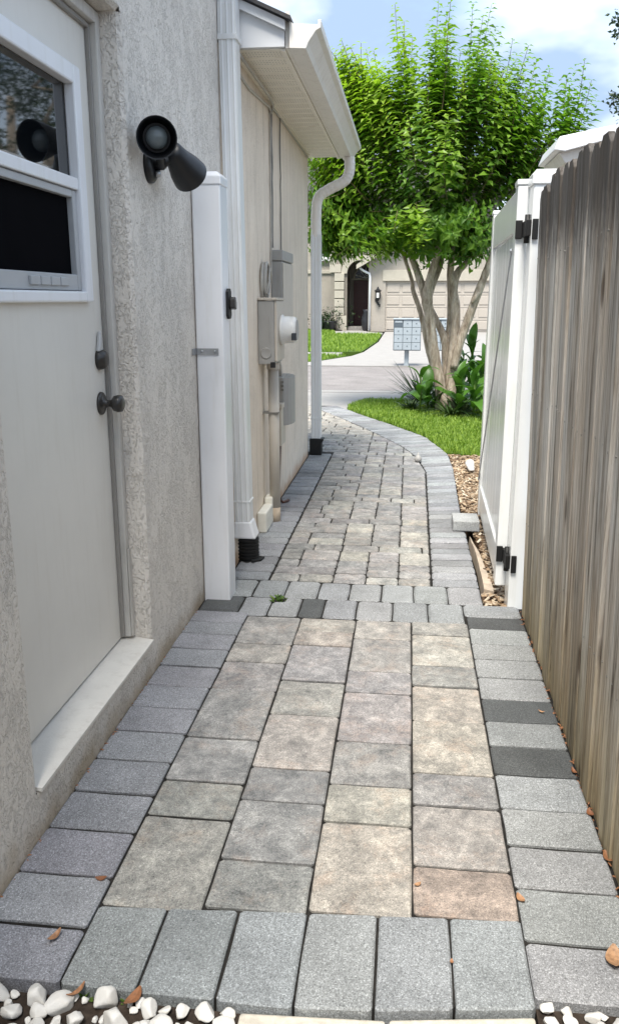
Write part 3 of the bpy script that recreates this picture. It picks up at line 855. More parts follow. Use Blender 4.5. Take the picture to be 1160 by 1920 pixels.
# far downspout: swan neck from the gutter back to the wall corner
pts = [(-.495, 6.86, ZS - .012)]
ctrl = [Vector(p) for p in ((-.495, 6.86, ZS - .012), (-.495, 6.86, ZS - .115), (-.535, 6.86, ZS - .185), (-.655, 6.86, ZS - .245), (-.732, 6.86, ZS - .30), (-.752, 6.86, ZS - .40), (-.752, 6.86, ZS - .6))]
pts = []
for i in range(len(ctrl) - 1):
    p0, p1, p2, p3 = ctrl[max(i - 1, 0)], ctrl[i], ctrl[i + 1], ctrl[min(i + 2, len(ctrl) - 1)]
    for k in range(6):
        t = k / 6
        pts.append(.5 * ((2 * p1) + (-p0 + p2) * t + (2 * p0 - 5 * p1 + 4 * p2 - p3) * t * t + (-p0 + 3 * p1 - 3 * p2 + p3) * t ** 3))
pts.append(ctrl[-1])
sh = []
# crimped elbow look: alternate radius a little
o = len(pts); nk = MB(); 
for i, p in enumerate(pts): pass
nk.tube(pts, [.040 + (.0022 if i % 2 else 0) for i in range(len(pts))], 14).build('downspout_elbow', 'gutter', house)
dspt([(-.748, 6.86, .14), (-.752, 6.86, ZS - .58)], .080, .075, 'downspout')
box('downspout_strap', 'alu_white', house, -.793, -.707, 6.818, 6.902, .30, .312, .001)
bo = MB().prism([(-.80, .0), (-.700, .0), (-.700, .10), (-.684, .125), (-.684, .138), (-.80, .138)], 'y', 6.81, 6.915).build('drain_boot', 'blackplastic', house, .004); fixn(bo)

# ================================================================== THINGS ON THE NEAR HOUSE
# white gate post with cap
pst = thing('gate_post', (-.797, 3.392, 0), 'tall white square vinyl post standing against the stucco wall beside the downspout', 'post')
box('post_shaft', 'white', pst, -.8515, -.738, 3.330, 3.455, -.02, 1.700, .006)
cp = MB().add([(-.853, 3.326, 1.698), (-.734, 3.326, 1.698), (-.734, 3.459, 1.698), (-.853, 3.459, 1.698), (-.853, 3.326, 1.730), (-.734, 3.326, 1.730), (-.734, 3.459, 1.730), (-.853, 3.459, 1.730), (-.842, 3.345, 1.748), (-.752, 3.345, 1.748), (-.752, 3.44, 1.748), (-.842, 3.44, 1.748)],
    [(3, 2, 1, 0), (0, 1, 5, 4), (1, 2, 6, 5), (2, 3, 7, 6), (3, 0, 4, 7), (4, 5, 9, 8), (5, 6, 10, 9), (6, 7, 11, 10), (7, 4, 8, 11), (8, 9, 10, 11)]).build('post_cap', 'white', pst, .004)
# catch on the post
lt = thing('gate_latch', (-.73, 3.42, 1.20), 'black gate latch catch screwed to the white post', 'latch')
MB().prism([(3.385, 1.205), (3.405, 1.192), (3.432, 1.192), (3.445, 1.205), (3.445, 1.300), (3.432, 1.312), (3.405, 1.312), (3.385, 1.300)], 'x', -.7378, -.726).build('latch_plate', 'blackplastic', lt, .003)
MB().prism([(3.395, 1.235), (3.430, 1.228), (3.436, 1.255), (3.418, 1.280), (3.395, 1.270)], 'x', -.7255, -.702).build('latch_striker', 'bronze', lt, .004)
for o in lt.children: fixn(o)
# zinc strap between wall and post
st = thing('metal_bracket', (-.81, 3.325, 1.06), 'small zinc strap bracket fixing the white post to the wall', 'bracket')
box('strap_plate', 'zinc', st, -.850, -.760, 3.3255, 3.3295, 1.052, 1.078, .001)
box('wall_tab', 'zinc', st, -.8545, -.8505, 3.270, 3.3285, 1.052, 1.078, .001)
for x in (-.828, -.775): MB().lathe([(0, .006), (.003, .005), (.004, .001)], (x, 3.3255, 1.065), (0, -1, 0), 10).build('screw', 'zinc', st, smooth=True)

# twin floodlight
fl = thing('floodlight', (-.83, 2.80, 1.62), 'black twin-head outdoor floodlight on the stucco wall beside the door', 'floodlight')
FB = Vector((-.855, 2.800, 1.690))
MB().lathe([(0, .055), (.012, .054), (.020, .046), (.024, .03)], FB, (1, 0, 0), 28).build('wall_plate', 'black', fl, smooth=True)
def lamp(mouth, axis, nm):
    ax = Vector(axis).normalized(); back = Vector(mouth) - ax * .138
    h = MB().lathe([(0, .016), (.004, .028), (.012, .034), (.045, .039), (.070, .046), (.100, .055), (.136, .061), (.138, .061), (.1375, .058), (.100, .052), (.070, .042), (.069, .002)], back, ax, 32)
    ho = h.build('lamp_head', 'black', fl, smooth=True)
    m = ho.modifiers.new('e', 'EDGE_SPLIT'); m.split_angle = R(50)
    bl = MB().lathe([(.070, .020), (.082, .030), (.092, .034), (.102, .032), (.110, .024), (.114, .012), (.115, .003)], back, ax, 28).build('bulb', 'bright', ho, smooth=True)
    return back
m1 = atX(294, 258, -.765); m1b = Vector((0, 0, CAM_H))
ax1 = (Vector((0.0, 0, 1.30)) - m1).normalized()
b1 = lamp(m1, ax1, 'lamp_head')
m2 = atX(357, 330, -.748); ax2 = Vector((.24, .84, -.48)).normalized()
b2 = lamp(m2, ax2, 'lamp_head')
for e in (b1 + ax1 * .02, b2 + ax2 * .02):
    MB().tube([FB + Vector((.018, 0, 0)), FB + Vector((.045, 0, .0)), e.lerp(FB + Vector((.045, 0, 0)), .35), e], [.016, .016, .015, .014], 12).build('swivel_arm', 'black', fl, smooth=True)
MB().lathe([(0, .009), (.020, .009), (.022, .004)], FB + Vector((.03, .005, -.018)), (.2, -.6, -.5), 12).build('thumb_nut', 'zinc', fl, smooth=True)

# cables on the rear wall
wx = W2 + .006
def cable(name, mat, pts, r, label):
    o = MB().tube(pts, r, 6).build(name, mat, smooth=True); return tag(o, label, 'cable')
def wob(x, y, z0, z1, n=12, a=.006):
    return [(x + rnd.uniform(0, .003), y + rnd.uniform(-a, a), z0 + (z1 - z0) * i / n) for i in range(n + 1)]
cable('cable', 'cable', wob(wx + .002, 4.985, 2.30, 1.56) , .007, 'dark vertical cable bundle on the wall running down behind the grey box')
cable('cable', 'cable_light', wob(wx, 4.955, 2.28, 1.36), .005, 'pale thin cable beside the dark one, ending at the coil')
cable('cable', 'cable', wob(wx, 5.33, 2.32, 1.545), .004, 'thin single wire dropping into the top of the grey box')
cable('cable', 'cable_light', [(wx, 4.0, 2.270), (wx, 4.35, 2.262), (wx, 4.7, 2.285), (wx + .004, 4.93, 2.300), (wx + .003, 5.0, 2.27)], .007, 'pale cable sagging along the wall under the soffit')
cable('cable', 'cable_light', [(W2 + .03, 4.0, 2.322), (W2 + .035, 4.4, 2.318), (W2 + .035, 4.8, 2.322), (W2 + .024, 4.97, 2.320), (wx + .002, 5.0, 2.285)], .008, 'thicker pale cable clipped along the soffit edge')
cable('cable', 'cable_light', [(wx + .004, 4.99, 2.31), (wx + .004, 5.10, 2.322), (wx, 5.33, 2.325), (wx, 6.75, 2.322)], .006, 'pale cable running on along the top of the wall to the far corner')
mb = MB()
for k in range(5):
    cy_, cz_ = 4.67 + rnd.uniform(-.015, .015), 1.372 + rnd.uniform(-.008, .008); ra, rb = .095 - .008 * k, .100 - .014 * (k % 3)
    mb.tube([(wx + .006 + .005 * k, cy_ + ra * math.cos(a * math.pi / 10), cz_ + rb * math.sin(a * math.pi / 10)) for a in range(21)], .0055, 6)
mb.tube([(wx + .03, 4.61, 1.30), (wx + .034, 4.66, 1.36), (wx + .034, 4.69, 1.44), (wx + .03, 4.76, 1.40)], .006, 6)
tag(mb.build('cable_coil', 'cable_light', smooth=True), 'looped coil of pale cable hung on the wall above the meter box', 'cable coil')

# upper grey box
ub = thing('junction_box', (-.78, 5.24, 1.05), 'upper grey metal box with a lidded top on the rear wall', 'utility box')
box('box_body', 'box_grey', ub, W2 + .001, -.748, 4.985, 5.42, 1.06, 1.485, .004)
box('box_lid', 'box_grey', ub, W2 + .001, -.742, 4.978, 5.43, 1.488, 1.548, .006)
box('box_front', 'box_tan', ub, -.7475, -.741, 5.0, 5.41, 1.07, 1.478, .002)
# meter box
mt = thing('electric_meter', (-.765, 4.66, .9), 'grey metal electric meter box with a round white meter on its front', 'meter')
box('box_body', 'box_grey', mt, W2 + .001, -.722, 4.515, 4.80, .925, 1.262, .005)
box('box_top', 'box_tan', mt, W2 + .001, -.706, 4.508, 4.808, 1.264, 1.278, .004)
box('front_cover', 'box_tan', mt, -.7215, -.707, 4.520, 4.795, .94, 1.260, .004)
MB().lathe([(0, .030), (.0015, .031), (.0025, .026), (.001, .022)], (-.768, 4.5145, .985), (0, -1, 0), 24).build('knockout', 'box_grey', mt, smooth=True)
box('side_rib', 'box_grey', mt, -.752, -.748, 4.512, 4.516, 1.04, 1.18, .001)
MB().lathe([(0, .082), (.012, .083), (.014, .074), (.070, .072), (.085, .068), (.088, .050)], (-.7065, 4.665, 1.105), (1, 0, 0), 36).build('meter_dial', 'meter', mt, smooth=True)
MB().lathe([(0, .056), (.003, .055), (.004, .050)], (-.6185, 4.665, 1.105), (1, 0, 0), 30).build('dial_face', 'box_grey', mt, smooth=False)
box('dial_window', 'pane_far', mt, -.640, -.612, 4.594, 4.607, 1.05, 1.09, .002)
box('meter_tab', 'blackplastic', mt, -.742, -.716, 4.500, 4.5145, .908, .938, .002)
# conduit
cd = thing('conduit', (-.755, 4.66, 0), 'painted round conduit pipe rising from the pavers to the meter box', 'conduit')
MB().tube([(-.752, 4.675, .085), (-.752, 4.668, .45), (-.753, 4.66, .895)], .031, 20).build('pipe', 'conduit', cd, smooth=True)
MB().tube([(-.752, 4.675, -.02), (-.752, 4.675, .084)], .0312, 20).build('pipe_foot', 'edging', cd, smooth=True)
MB().lathe([(0, .036), (.034, .036), (.036, .032)], (-.753, 4.66, .888), (0, 0, 1), 20).build('collar', 'conduit', cd)
box('pipe_strap', 'cable', cd, W2 + .001, -.720, 4.628, 4.700, .640, .648, .001)
# lower telecom box
lb = thing('phone_box', (-.77, 5.35, .5), 'dark grey hinged phone box with a bulging lid lower on the rear wall', 'utility box')
box('box_body', 'box_grey', lb, W2 + .001, -.765, 5.10, 5.42, .555, .800, .004)
arc = [(-.764, 5.11), (-.764, 5.42)] + [(-.764 + .050 * math.sin(math.pi * k / 8) ** .6, 5.42 - .31 * k / 8) for k in range(1, 8)]
ld = MB().prism(arc, 'z', .500, .798).build('box_lid', 'box_grey', lb, .004, smooth=False); fixn(ld)
for k in range(3): box('hinge', 'cable', lb, -.775, -.758, 5.085, 5.099, .72 + k * .024, .733 + k * .024, .001)
MB().tube([(-.795, 5.2, .80), (-.795, 5.2, .86), (-.800, 5.15, .93)], .010, 8).build('feed_pipe', 'cable_light', lb, smooth=True)
sb = thing('outlet_box', (-.79, 5.15, .4), 'small slim tan box under the phone box', 'utility box')
box('box_body', 'box_tan', sb, W2 + .001, -.764, 5.02, 5.20, .385, .615, .006)
box('box_lid', 'box_tan', sb, W2 + .001, -.758, 5.01, 5.21, .617, .648, .004)
cable('cable', 'cable_red', [(-.79, 5.13, .39), (-.796, 5.14, .25), (-.80, 5.13, .12), (-.795, 5.10, .03), (-.77, 5.10, .008), (-.74, 5.16, .008)], .009, 'brown frayed cable from the small tan box to the ground')
# foam block leaning at the wall
fb = MB().box(-.810, -.757, 4.395, 4.62, .0005, .118); fb.box(-.807, -.760, 4.6205, 4.72, .0005, .152)
tag(fb.build('foam_block', 'foam', None, .008), 'dirty white foam block on the pavers against the wall by the conduit', 'foam block')

# ================================================================== RIGHT SIDE: WOOD FENCE AND WHITE GATE
fence = thing('wooden_fence', (.55, 1.8, 0), 'weathered grey wooden picket fence with dark dog-eared tops beside the path', 'fence')
LEAN = -.024
NAILS = []
y = 3.335; k = 0
while y > -.6:
    wd = rnd.choice((.095, .105, .112, .12, .10)); y0 = y - wd
    top = 1.665 + rnd.uniform(-.012, .016); dx = (-.0022 if k % 2 else .0022) + rnd.uniform(-.0022, .0022)
    e = wd * .26; x0 = .500 + dx
    prof = [(y0 + .0015, -.05), (y - .0015, -.05), (y - .0015, top - e * .9), (y - e * .85, top - .006), (y - e, top), (y0 + e, top), (y0 + e * .85, top - .006), (y0 + .0015, top - e * .9)]
    tw = rnd.uniform(-.004, .004)
    m = MB(); n = len(prof)
    for xx in (x0, x0 + .017):
        for (py, pz) in prof:
            m.v.append((xx + LEAN * pz + tw * (py - y0) / wd * (pz / 1.6), py + rnd.uniform(-.0008, .0008), pz))
    m.f = [tuple(range(n)), tuple(range(2 * n - 1, n - 1, -1))] + [(i, n + i, n + (i + 1) % n, (i + 1) % n) for i in range(n)]
    o = m.build('picket', 'wood', fence, .0025); fixn(o)
    for z_ in (.40, .92, 1.42):
        for yn in (y0 + wd * .25, y0 + wd * .75):
            if rnd.random() < .8: NAILS.append((x0, yn + rnd.uniform(-.01, .01), z_ + rnd.uniform(-.014, .014)))
    y = y0 - rnd.uniform(.003, .0055); k += 1
for z in (.35, 1.35): box('rail', 'wood', fence, .545 + LEAN * z, .585 + LEAN * z, -.6, 3.33, z, z + .09, .003)
box('fence_post', 'wood', fence, .59, .68, 1.0, 1.09, -.1, 1.6, .003)
nm = MB()
for x_, y_, z_ in NAILS: nm.lathe([(0, .0034), (.006, .0034)], (x_ + LEAN * z_ - .0012, y_, z_), (1, 0, 0), 6)
no = nm.build('nail_heads', 'cable', fence); no['kind'] = 'stuff'

# gate post right
gp2 = thing('gate_post', (.51, 3.44, 0), 'white square vinyl hinge post at the end of the wooden fence', 'post')
box('post_shaft', 'white_gate', gp2, .449, .565, 3.385, 3.505, -.06, 1.690, .006)
MB().add([(.443, 3.378, 1.688), (.571, 3.378, 1.688), (.571, 3.512, 1.688), (.443, 3.512, 1.688), (.443, 3.378, 1.722), (.571, 3.378, 1.722), (.571, 3.512, 1.722), (.443, 3.512, 1.722), (.457, 3.392, 1.742), (.557, 3.392, 1.742), (.557, 3.498, 1.742), (.457, 3.498, 1.742)],
    [(3, 2, 1, 0), (0, 1, 5, 4), (1, 2, 6, 5), (2, 3, 7, 6), (3, 0, 4, 7), (4, 5, 9, 8), (5, 6, 10, 9), (6, 7, 11, 10), (7, 4, 8, 11), (8, 9, 10, 11)]).build('post_cap', 'white_gate', gp2, .004)
# open gate leaf along the path
gate = thing('white_gate', (.45, 4.2, .05), 'glossy white vinyl gate swung open along the path, propped beside a loose brick', 'gate')
GA, GB = Vector((.428, 3.508, 0)), Vector((.462, 4.925, 0))
gd = (GB - GA).normalized(); gn = Vector((-gd.y, gd.x, 0))      # gn points to the path side
def gbox(name, s0, s1, t0, t1, z0, z1, mat='white_gate', bevel=.004, parent=None, dz=0.0):
    """box in gate space: s along the leaf, t out towards the path"""
    L = (GB - GA).length; m = MB(); P = []
    for z in (z0, z1):
        for (s_, t_) in ((s0, t0), (s1, t0), (s1, t1), (s0, t1)):
            q = GA + gd * s_ + gn * t_; P.append((q.x, q.y, z + dz * s_ / L))
    m.add(P, [(0, 3, 2, 1), (4, 5, 6, 7), (0, 1, 5, 4), (1, 2, 6, 5), (2, 3, 7, 6), (3, 0, 4, 7)])
    o = m.build(name, mat, parent or gate, bevel); fixn(o); return o
LG = (GB - GA).length
gbox('stile', 0, .10, -.022, .022, .052, 1.700)
gbox('stile', LG - .095, LG, -.022, .022, .03, 1.715)
gbox('stile_cap', -.004, .104, -.026, .026, 1.701, 1.722)
gbox('stile_cap', LG - .099, LG + .004, -.026, .026, 1.716, 1.735)
gbox('top_rail', .101, LG - .096, -.020, .019, 1.53, 1.69, dz=.01)
gbox('bottom_rail', .101, LG - .096, -.020, .019, .07, .21, dz=-.01)
nb = 8; s_ = .102; wv = (LG - .198) / nb
for k in range(nb):
    gbox('board', s_ + .0015, s_ + wv - .0015, -.010, .008 + rnd.uniform(-.001, .001), .211, 1.529, bevel=.004); s_ += wv
# anti-sag cable from top hinge side to bottom latch side, with its brackets
a_ = GA + gd * .09 + gn * .026; b_ = GA + gd * (LG - .05) + gn * .026
MB().tube([(a_.x, a_.y, 1.46), (b_.x, b_.y, .24)], .0035, 6).build('sag_cable', 'zinc', gate, smooth=True)
for q_, z_ in ((a_, 1.46), (b_, .24)): MB().lathe([(0, .010), (.006, .008)], (q_.x, q_.y, z_), gn, 10).build('cable_eye', 'zinc', gate)
for hz in (1.535, .20):
    h = box('hinge', 'blackplastic', gate, .404, .430, 3.496, 3.507, hz - .035, hz + .035, .002)
    box('hinge_leaf', 'blackplastic', h, .452, .474, 3.374, 3.384, hz - .045, hz + .03, .002)
    MB().tube([(.441, 3.440, hz - .055), (.441, 3.440, hz + .05)], .011, 12).build('hinge_barrel', 'blackplastic', h, smooth=True)
    box('hinge_arm', 'blackplastic', h, .430, .449, 3.385, 3.505, hz - .03, hz + .028, .002)
# loose brick holding the gate
br = MB().box(.278, .425, 4.555, 4.745, .0015, .062).build('loose_paver', 'paver_grey', None, .006)
br['tint'] = [.36, .37, .37]
tag(br, 'loose grey paver brick lying on the path border against the open gate', 'brick')
# white stone beyond the gate
def rock_mesh(seed, sub=2):
    bm = bmesh.new(); bmesh.ops.create_icosphere(bm, subdivisions=sub, radius=1)
    rr = random.Random(seed); off = Vector((rr.uniform(0, 50), rr.uniform(0, 50), rr.uniform(0, 50)))
    planes = [(Vector((rr.gauss(0, 1), rr.gauss(0, 1), rr.gauss(0, 1))).normalized(), rr.uniform(.42, .75)) for _ in range(11)]
    for v in bm.verts:
        for n_, d_ in planes:
            k = v.co.dot(n_)
            if k > d_: v.co -= n_ * (k - d_) * .97
        v.co *= 1 + .10 * mnoise.noise(v.co * 1.7 + off)
    me = bpy.data.meshes.new('white_pebble'); bm.to_mesh(me); bm.free(); me.materials.append(M['stone'])
    me.polygons.foreach_set('use_smooth', [True] * len(me.polygons)); return me
RM = [rock_mesh(i, 3) for i in range(9)]
o = bpy.data.objects.new('white_boulder', RM[3]); col.objects.link(o); o.location = (.50, 6.35, .02); o.scale = (.05, .13, .06); o.rotation_euler = (0, .1, .1)
tag(o, 'smooth white rock in the wood chips behind the open gate', 'rock')
# little grey ornament on the border bend
p0 = atZ(783, 866)
tag(MB().lathe([(0, .012), (.004, .024), (.018, .031), (.036, .028), (.050, .016), (.062, .007), (.078, .003)], (p0.x, p0.y, .0005), (0, 0, 1), 16).build('stake_light', 'box_grey', smooth=True), 'tiny grey pointed stake light standing at the bend of the path border', 'garden light')

# pebbles, dead leaves, weeds at the foot of the picture
placed = []
def pebble(x, y, s, z=None):
    me = RM[rnd.randrange(9)]
    o = bpy.data.objects.new('white_pebble', me); col.objects.link(o)
    sx, sy, sz = s * rnd.uniform(.85, 1.3), s * rnd.uniform(.8, 1.1), s * rnd.uniform(.6, .85)
    o.scale = (sx, sy, sz); o.rotation_euler = (rnd.uniform(-.35, .35), rnd.uniform(-.35, .35), rnd.uniform(0, 6.3))
    o.location = (x, y, (-.016 if z is None else z) + sz * .70); return o
rg = MB().box(-.858, .27, .4, 1.232, -.115, -.016).box(.272, .53, .4, 1.306, -.115, -.016).build('rock_bed', 'soil'); tag(rg, kind='structure')
big = [(-.80, 1.165, .028), (-.735, 1.19, .026), (-.66, 1.195, .036), (-.605, 1.180, .034), (-.525, 1.200, .036), (-.44, 1.190, .026), (-.38, 1.195, .024), (-.335, 1.193, .028), (-.30, 1.17, .027), (-.845, 1.20, .022), (-.69, 1.155, .032), (-.57, 1.150, .03), (-.49, 1.15, .034), (-.41, 1.15, .03), (-.355, 1.15, .03), (-.76, 1.13, .034), (-.63, 1.12, .034), (-.545, 1.105, .03), (-.46, 1.11, .03), (-.38, 1.105, .03), (-.32, 1.12, .025), (.33, 1.215, .022), (.37, 1.235, .018), (.42, 1.225, .024), (.46, 1.245, .02), (.40, 1.18, .026), (.345, 1.165, .024), (.47, 1.19, .025)]
big = [(x, y + (.022 if x < 0 else .055), s * .82) for x, y, s in big]
for x, y, s in big:
    tag(pebble(x, y, s * rnd.uniform(.9, 1.08)), *(('white marble pebble among those beside the wall at the pavers edge', 'pebble', 'white pebbles at the house wall') if x < 0 else ('white marble pebble in the corner between pavers and fence', 'pebble', 'white pebbles at the fence')))
for k in range(900):
    x = rnd.uniform(-.85, -.29) if k % 4 else rnd.uniform(.285, .50); y = rnd.uniform(1.13, 1.230) if x < 0 else rnd.uniform(1.20, 1.302)
    s = rnd.uniform(.009, .023)
    if any((x - a) ** 2 + (y - b) ** 2 < (.74 * (s + c_)) ** 2 for a, b, c_ in big + placed): continue
    placed.append((x, y, s))
    tag(pebble(x, y, s), *(('white marble pebble among those beside the wall at the pavers edge', 'pebble', 'white pebbles at the house wall') if x < 0 else ('white marble pebble in the corner between pavers and fence', 'pebble', 'white pebbles at the fence')))
def leaf_strip(L, W, curl, n=6, fold=.15):
    v, f = [], []
    for i in range(n + 1):
        t = i / n; w_ = W * math.sin(math.pi * (t * .94 + .03)) ** .8; x = L * (t - .5); z = curl * (4 * (t - .5) ** 2)
        v += [(x, -w_, z + fold * w_), (x, 0, z), (x, w_, z + fold * w_)]
    for i in range(n):
        a = 3 * i; f += [(a, a + 3, a + 4, a + 1), (a + 1, a + 4, a + 5, a + 2)]
    return v, f
DL = []
for k in range(4):
    v, f = leaf_strip(1, .19 + .05 * (k % 3), .10 + .06 * k, 6, .5 if k % 2 else .2); me = bpy.data.meshes.new('dead_leaf'); me.from_pydata(v, [], f); me.materials.append(M['dryleaf']); DL.append(me)
def dead_leaf(x, y, z, L, rz, label, k=None, tilt=0):
    me = DL[rnd.randrange(4) if k is None else k]; o = bpy.data.objects.new('dead_leaf', me); col.objects.link(o)
    o.location = (x, y, z); o.scale = (L, L, L); o.rotation_euler = (tilt, 0, rz)
    m_ = o.modifiers.new('t', 'SOLIDIFY'); m_.thickness = .02
    return tag(o, label, 'leaf', 'fallen brown leaves')
for px, py, L, rz, lab in ((103, 1760, .036, 1.2, 'tan oval dead leaf on a blue-grey paver near the white pebbles'), (190, 1650, .026, .2, 'small brown dead leaf at the corner of the big cream paver by the wall'),
        (1150, 1802, .058, 1.4, 'large glossy brown leaf on the border paver beside the fence'), (782, 1661, .018, .6, 'tiny brown leaf on the joint beside a peach coloured paver'),
        (975, 1688, .028, 2.0, 'thin dead leaf in the joint between peach paver and fence border'), (1014, 1337, .022, -.5, 'tiny orange leaf on a near-black border paver'),
        (1140, 1612, .040, 1.9, 'curled brown leaf wedged at the fence foot'), (1105, 1528, .030, 1.7, 'narrow brown leaf lying along the fence foot'),
        (846, 1806, .012, 1.5, 'speck of red leaf in the joint of the front row'), (1075, 1450, .03, 1.8, 'small curled leaf at the fence foot beside a near-black paver')):
    p = atZ(px, py); dead_leaf(p.x, p.y, .0035, L, rz, lab)
for x, y, L, rz in ((-.79, 1.225, .045, .4), (-.585, 1.226, .04, 1), (-.475, 1.226, .045, 1.2)):
    dead_leaf(x, y, .0, L, rz, 'brown dead leaf lying among the white pebbles', None, rnd.uniform(-.5, .5))
# debris along the wall and fence feet
db = MB()
for k in range(300):
    if k % 3: x, y = rnd.uniform(.486, .512), rnd.uniform(1.25, 3.36)
    else: x, y = rnd.uniform(-.861, -.846), rnd.uniform(1.25, 3.3)
    m = Matrix.Translation((x, y, rnd.uniform(-.01, .003))) @ Matrix.Rotation(rnd.uniform(0, 6.3), 4, 'Z') @ Matrix.Rotation(rnd.uniform(-.4, .4), 4, 'X')
    l, w_ = rnd.uniform(.003, .008), rnd.uniform(.001, .003)
    db.add([m @ Vector(p) for p in ((-l, -w_, 0), (l, -w_, 0), (l, w_, 0), (-l, w_, 0), (0, 0, .003))], [(0, 1, 4), (1, 2, 4), (2, 3, 4), (3, 0, 4)])
tag(db.build('leaf_litter', 'dryleaf'), 'crumbs of brown leaf litter along the feet of wall and fence', 'litter', kind='stuff')
def weed(x, y, z, r, n, label):
    m = MB()
    for k in range(n):
        a = rnd.uniform(0, 6.3); L = r * rnd.uniform(.5, 1.1); v, f = leaf_strip(L, L * .2, -L * .15, 4)
        M4 = Matrix.Translation((x + rnd.uniform(-r, r) * .3, y + rnd.uniform(-r, r) * .3, z)) @ Matrix.Rotation(a, 4, 'Z') @ Matrix.Rotation(-rnd.uniform(.3, 1.3), 4, 'Y') @ Matrix.Translation((L * .5, 0, 0))
        m.add([M4 @ Vector(p) for p in v], f)
    return tag(m.build('weed', 'weed'), label, 'weed')
p = atZ(125, 1478); weed(p.x - .004, p.y, .0, .032, 22, 'green weed tuft sprouting where the stucco wall meets the pavers')
p = atZ(512, 1122); weed(-.53, 3.372, -.03, .055, 40, 'grassy weed growing in the hole of the broken gateway paver')
weed(-.583, 1.243, -.03, .035, 14, 'small clover sprig at the front edge of the grey pavers beside the pebbles')
weed(-.49, 1.24, -.03, .022, 12, 'low moss sprout at the joint of the front row pavers')

# ================================================================== CRAPE MYRTLE
TY = 9.8
tree = thing('crape_myrtle', (.36, TY, 0), 'multi-trunk crape myrtle with smooth tan bark and upright leafy shoots on the lawn', 'tree')
def stem(pp, name='trunk', n=10):
    """pp: list of (px, py, dy, diameter in px)"""
    ctrl = [(atY(x, y_, TY + dy), d_ / 2 / 156.0) for x, y_, dy, d_ in pp]
    pts, rad = [], []
    for i in range(len(ctrl) - 1):
        p0, p1, p2, p3 = (ctrl[max(i - 1, 0)], ctrl[i], ctrl[i + 1], ctrl[min(i + 2, len(ctrl) - 1)])
        for k in range(5):
            t = k / 5
            pts.append(.5 * ((2 * p1[0]) + (-p0[0] + p2[0]) * t + (2 * p0[0] - 5 * p1[0] + 4 * p2[0] - p3[0]) * t * t + (-p0[0] + 3 * p1[0] - 3 * p2[0] + p3[0]) * t ** 3))
            rad.append((p1[1] * (1 - t) + p2[1] * t) * (1 + rnd.uniform(-.05, .05)))
    pts.append(ctrl[-1][0]); rad.append(ctrl[-1][1])
    return MB().tube(pts, rad, n).build(name, 'bark', tree, smooth=True)
stem([(829, 775, 0, 30), (826, 735, 0, 22), (818, 690, 0, 20), (810, 640, 0, 19), (804, 590, 0, 19), (800, 562, 0, 21), (806, 520, -.05, 14), (818, 480, -.1, 12), (828, 420, -.15, 10), (830, 340, -.2, 7)])
stem([(801, 572, .0, 16), (790, 535, .05, 14), (778, 500, .1, 12), (768, 475, .1, 10), (752, 420, .1, 8), (735, 350, .1, 6)], 'branch')
stem([(802, 560, .02, 13), (812, 530, .08, 11), (824, 500, .12, 10), (830, 470, .15, 8), (845, 400, .2, 6)], 'branch')
stem([(822, 720, .12, 12), (804, 660, .18, 12), (796, 620, .2, 11), (786, 580, .22, 9), (774, 545, .25, 8), (770, 520, .28, 7), (742, 440, .3, 5)])
stem([(835, 775, .1, 24), (836, 730, .1, 16), (835, 680, .12, 14), (834, 640, .12, 16), (822, 610, .14, 12), (808, 580, .16, 9), (802, 560, .18, 7)])
stem([(835, 650, .12, 12), (841, 610, .16, 9), (842, 560, .2, 8), (841, 505, .25, 7), (850, 440, .3, 6)], 'branch')
stem([(843, 775, .05, 30), (845, 715, .05, 22), (848, 670, .05, 20), (853, 620, .05, 17), (853, 575, .05, 16), (849, 540, .05, 16), (858, 510, .05, 13), (874, 490, .1, 10), (895, 430, .15, 8), (910, 350, .2, 6)])
stem([(850, 545, .05, 12), (846, 520, .0, 10), (846, 505, 0, 9), (850, 440, -.1, 7)], 'branch')
stem([(850, 690, -.03, 15), (862, 640, -.05, 16), (880, 590, -.05, 15), (897, 545, -.05, 14), (918, 490, -.05, 12), (940, 430, -.05, 9), (965, 340, -.05, 7)])
stem([(896, 548, -.09, 7), (888, 560, -.11, 9), (884, 568, -.12, 4)], 'burl')

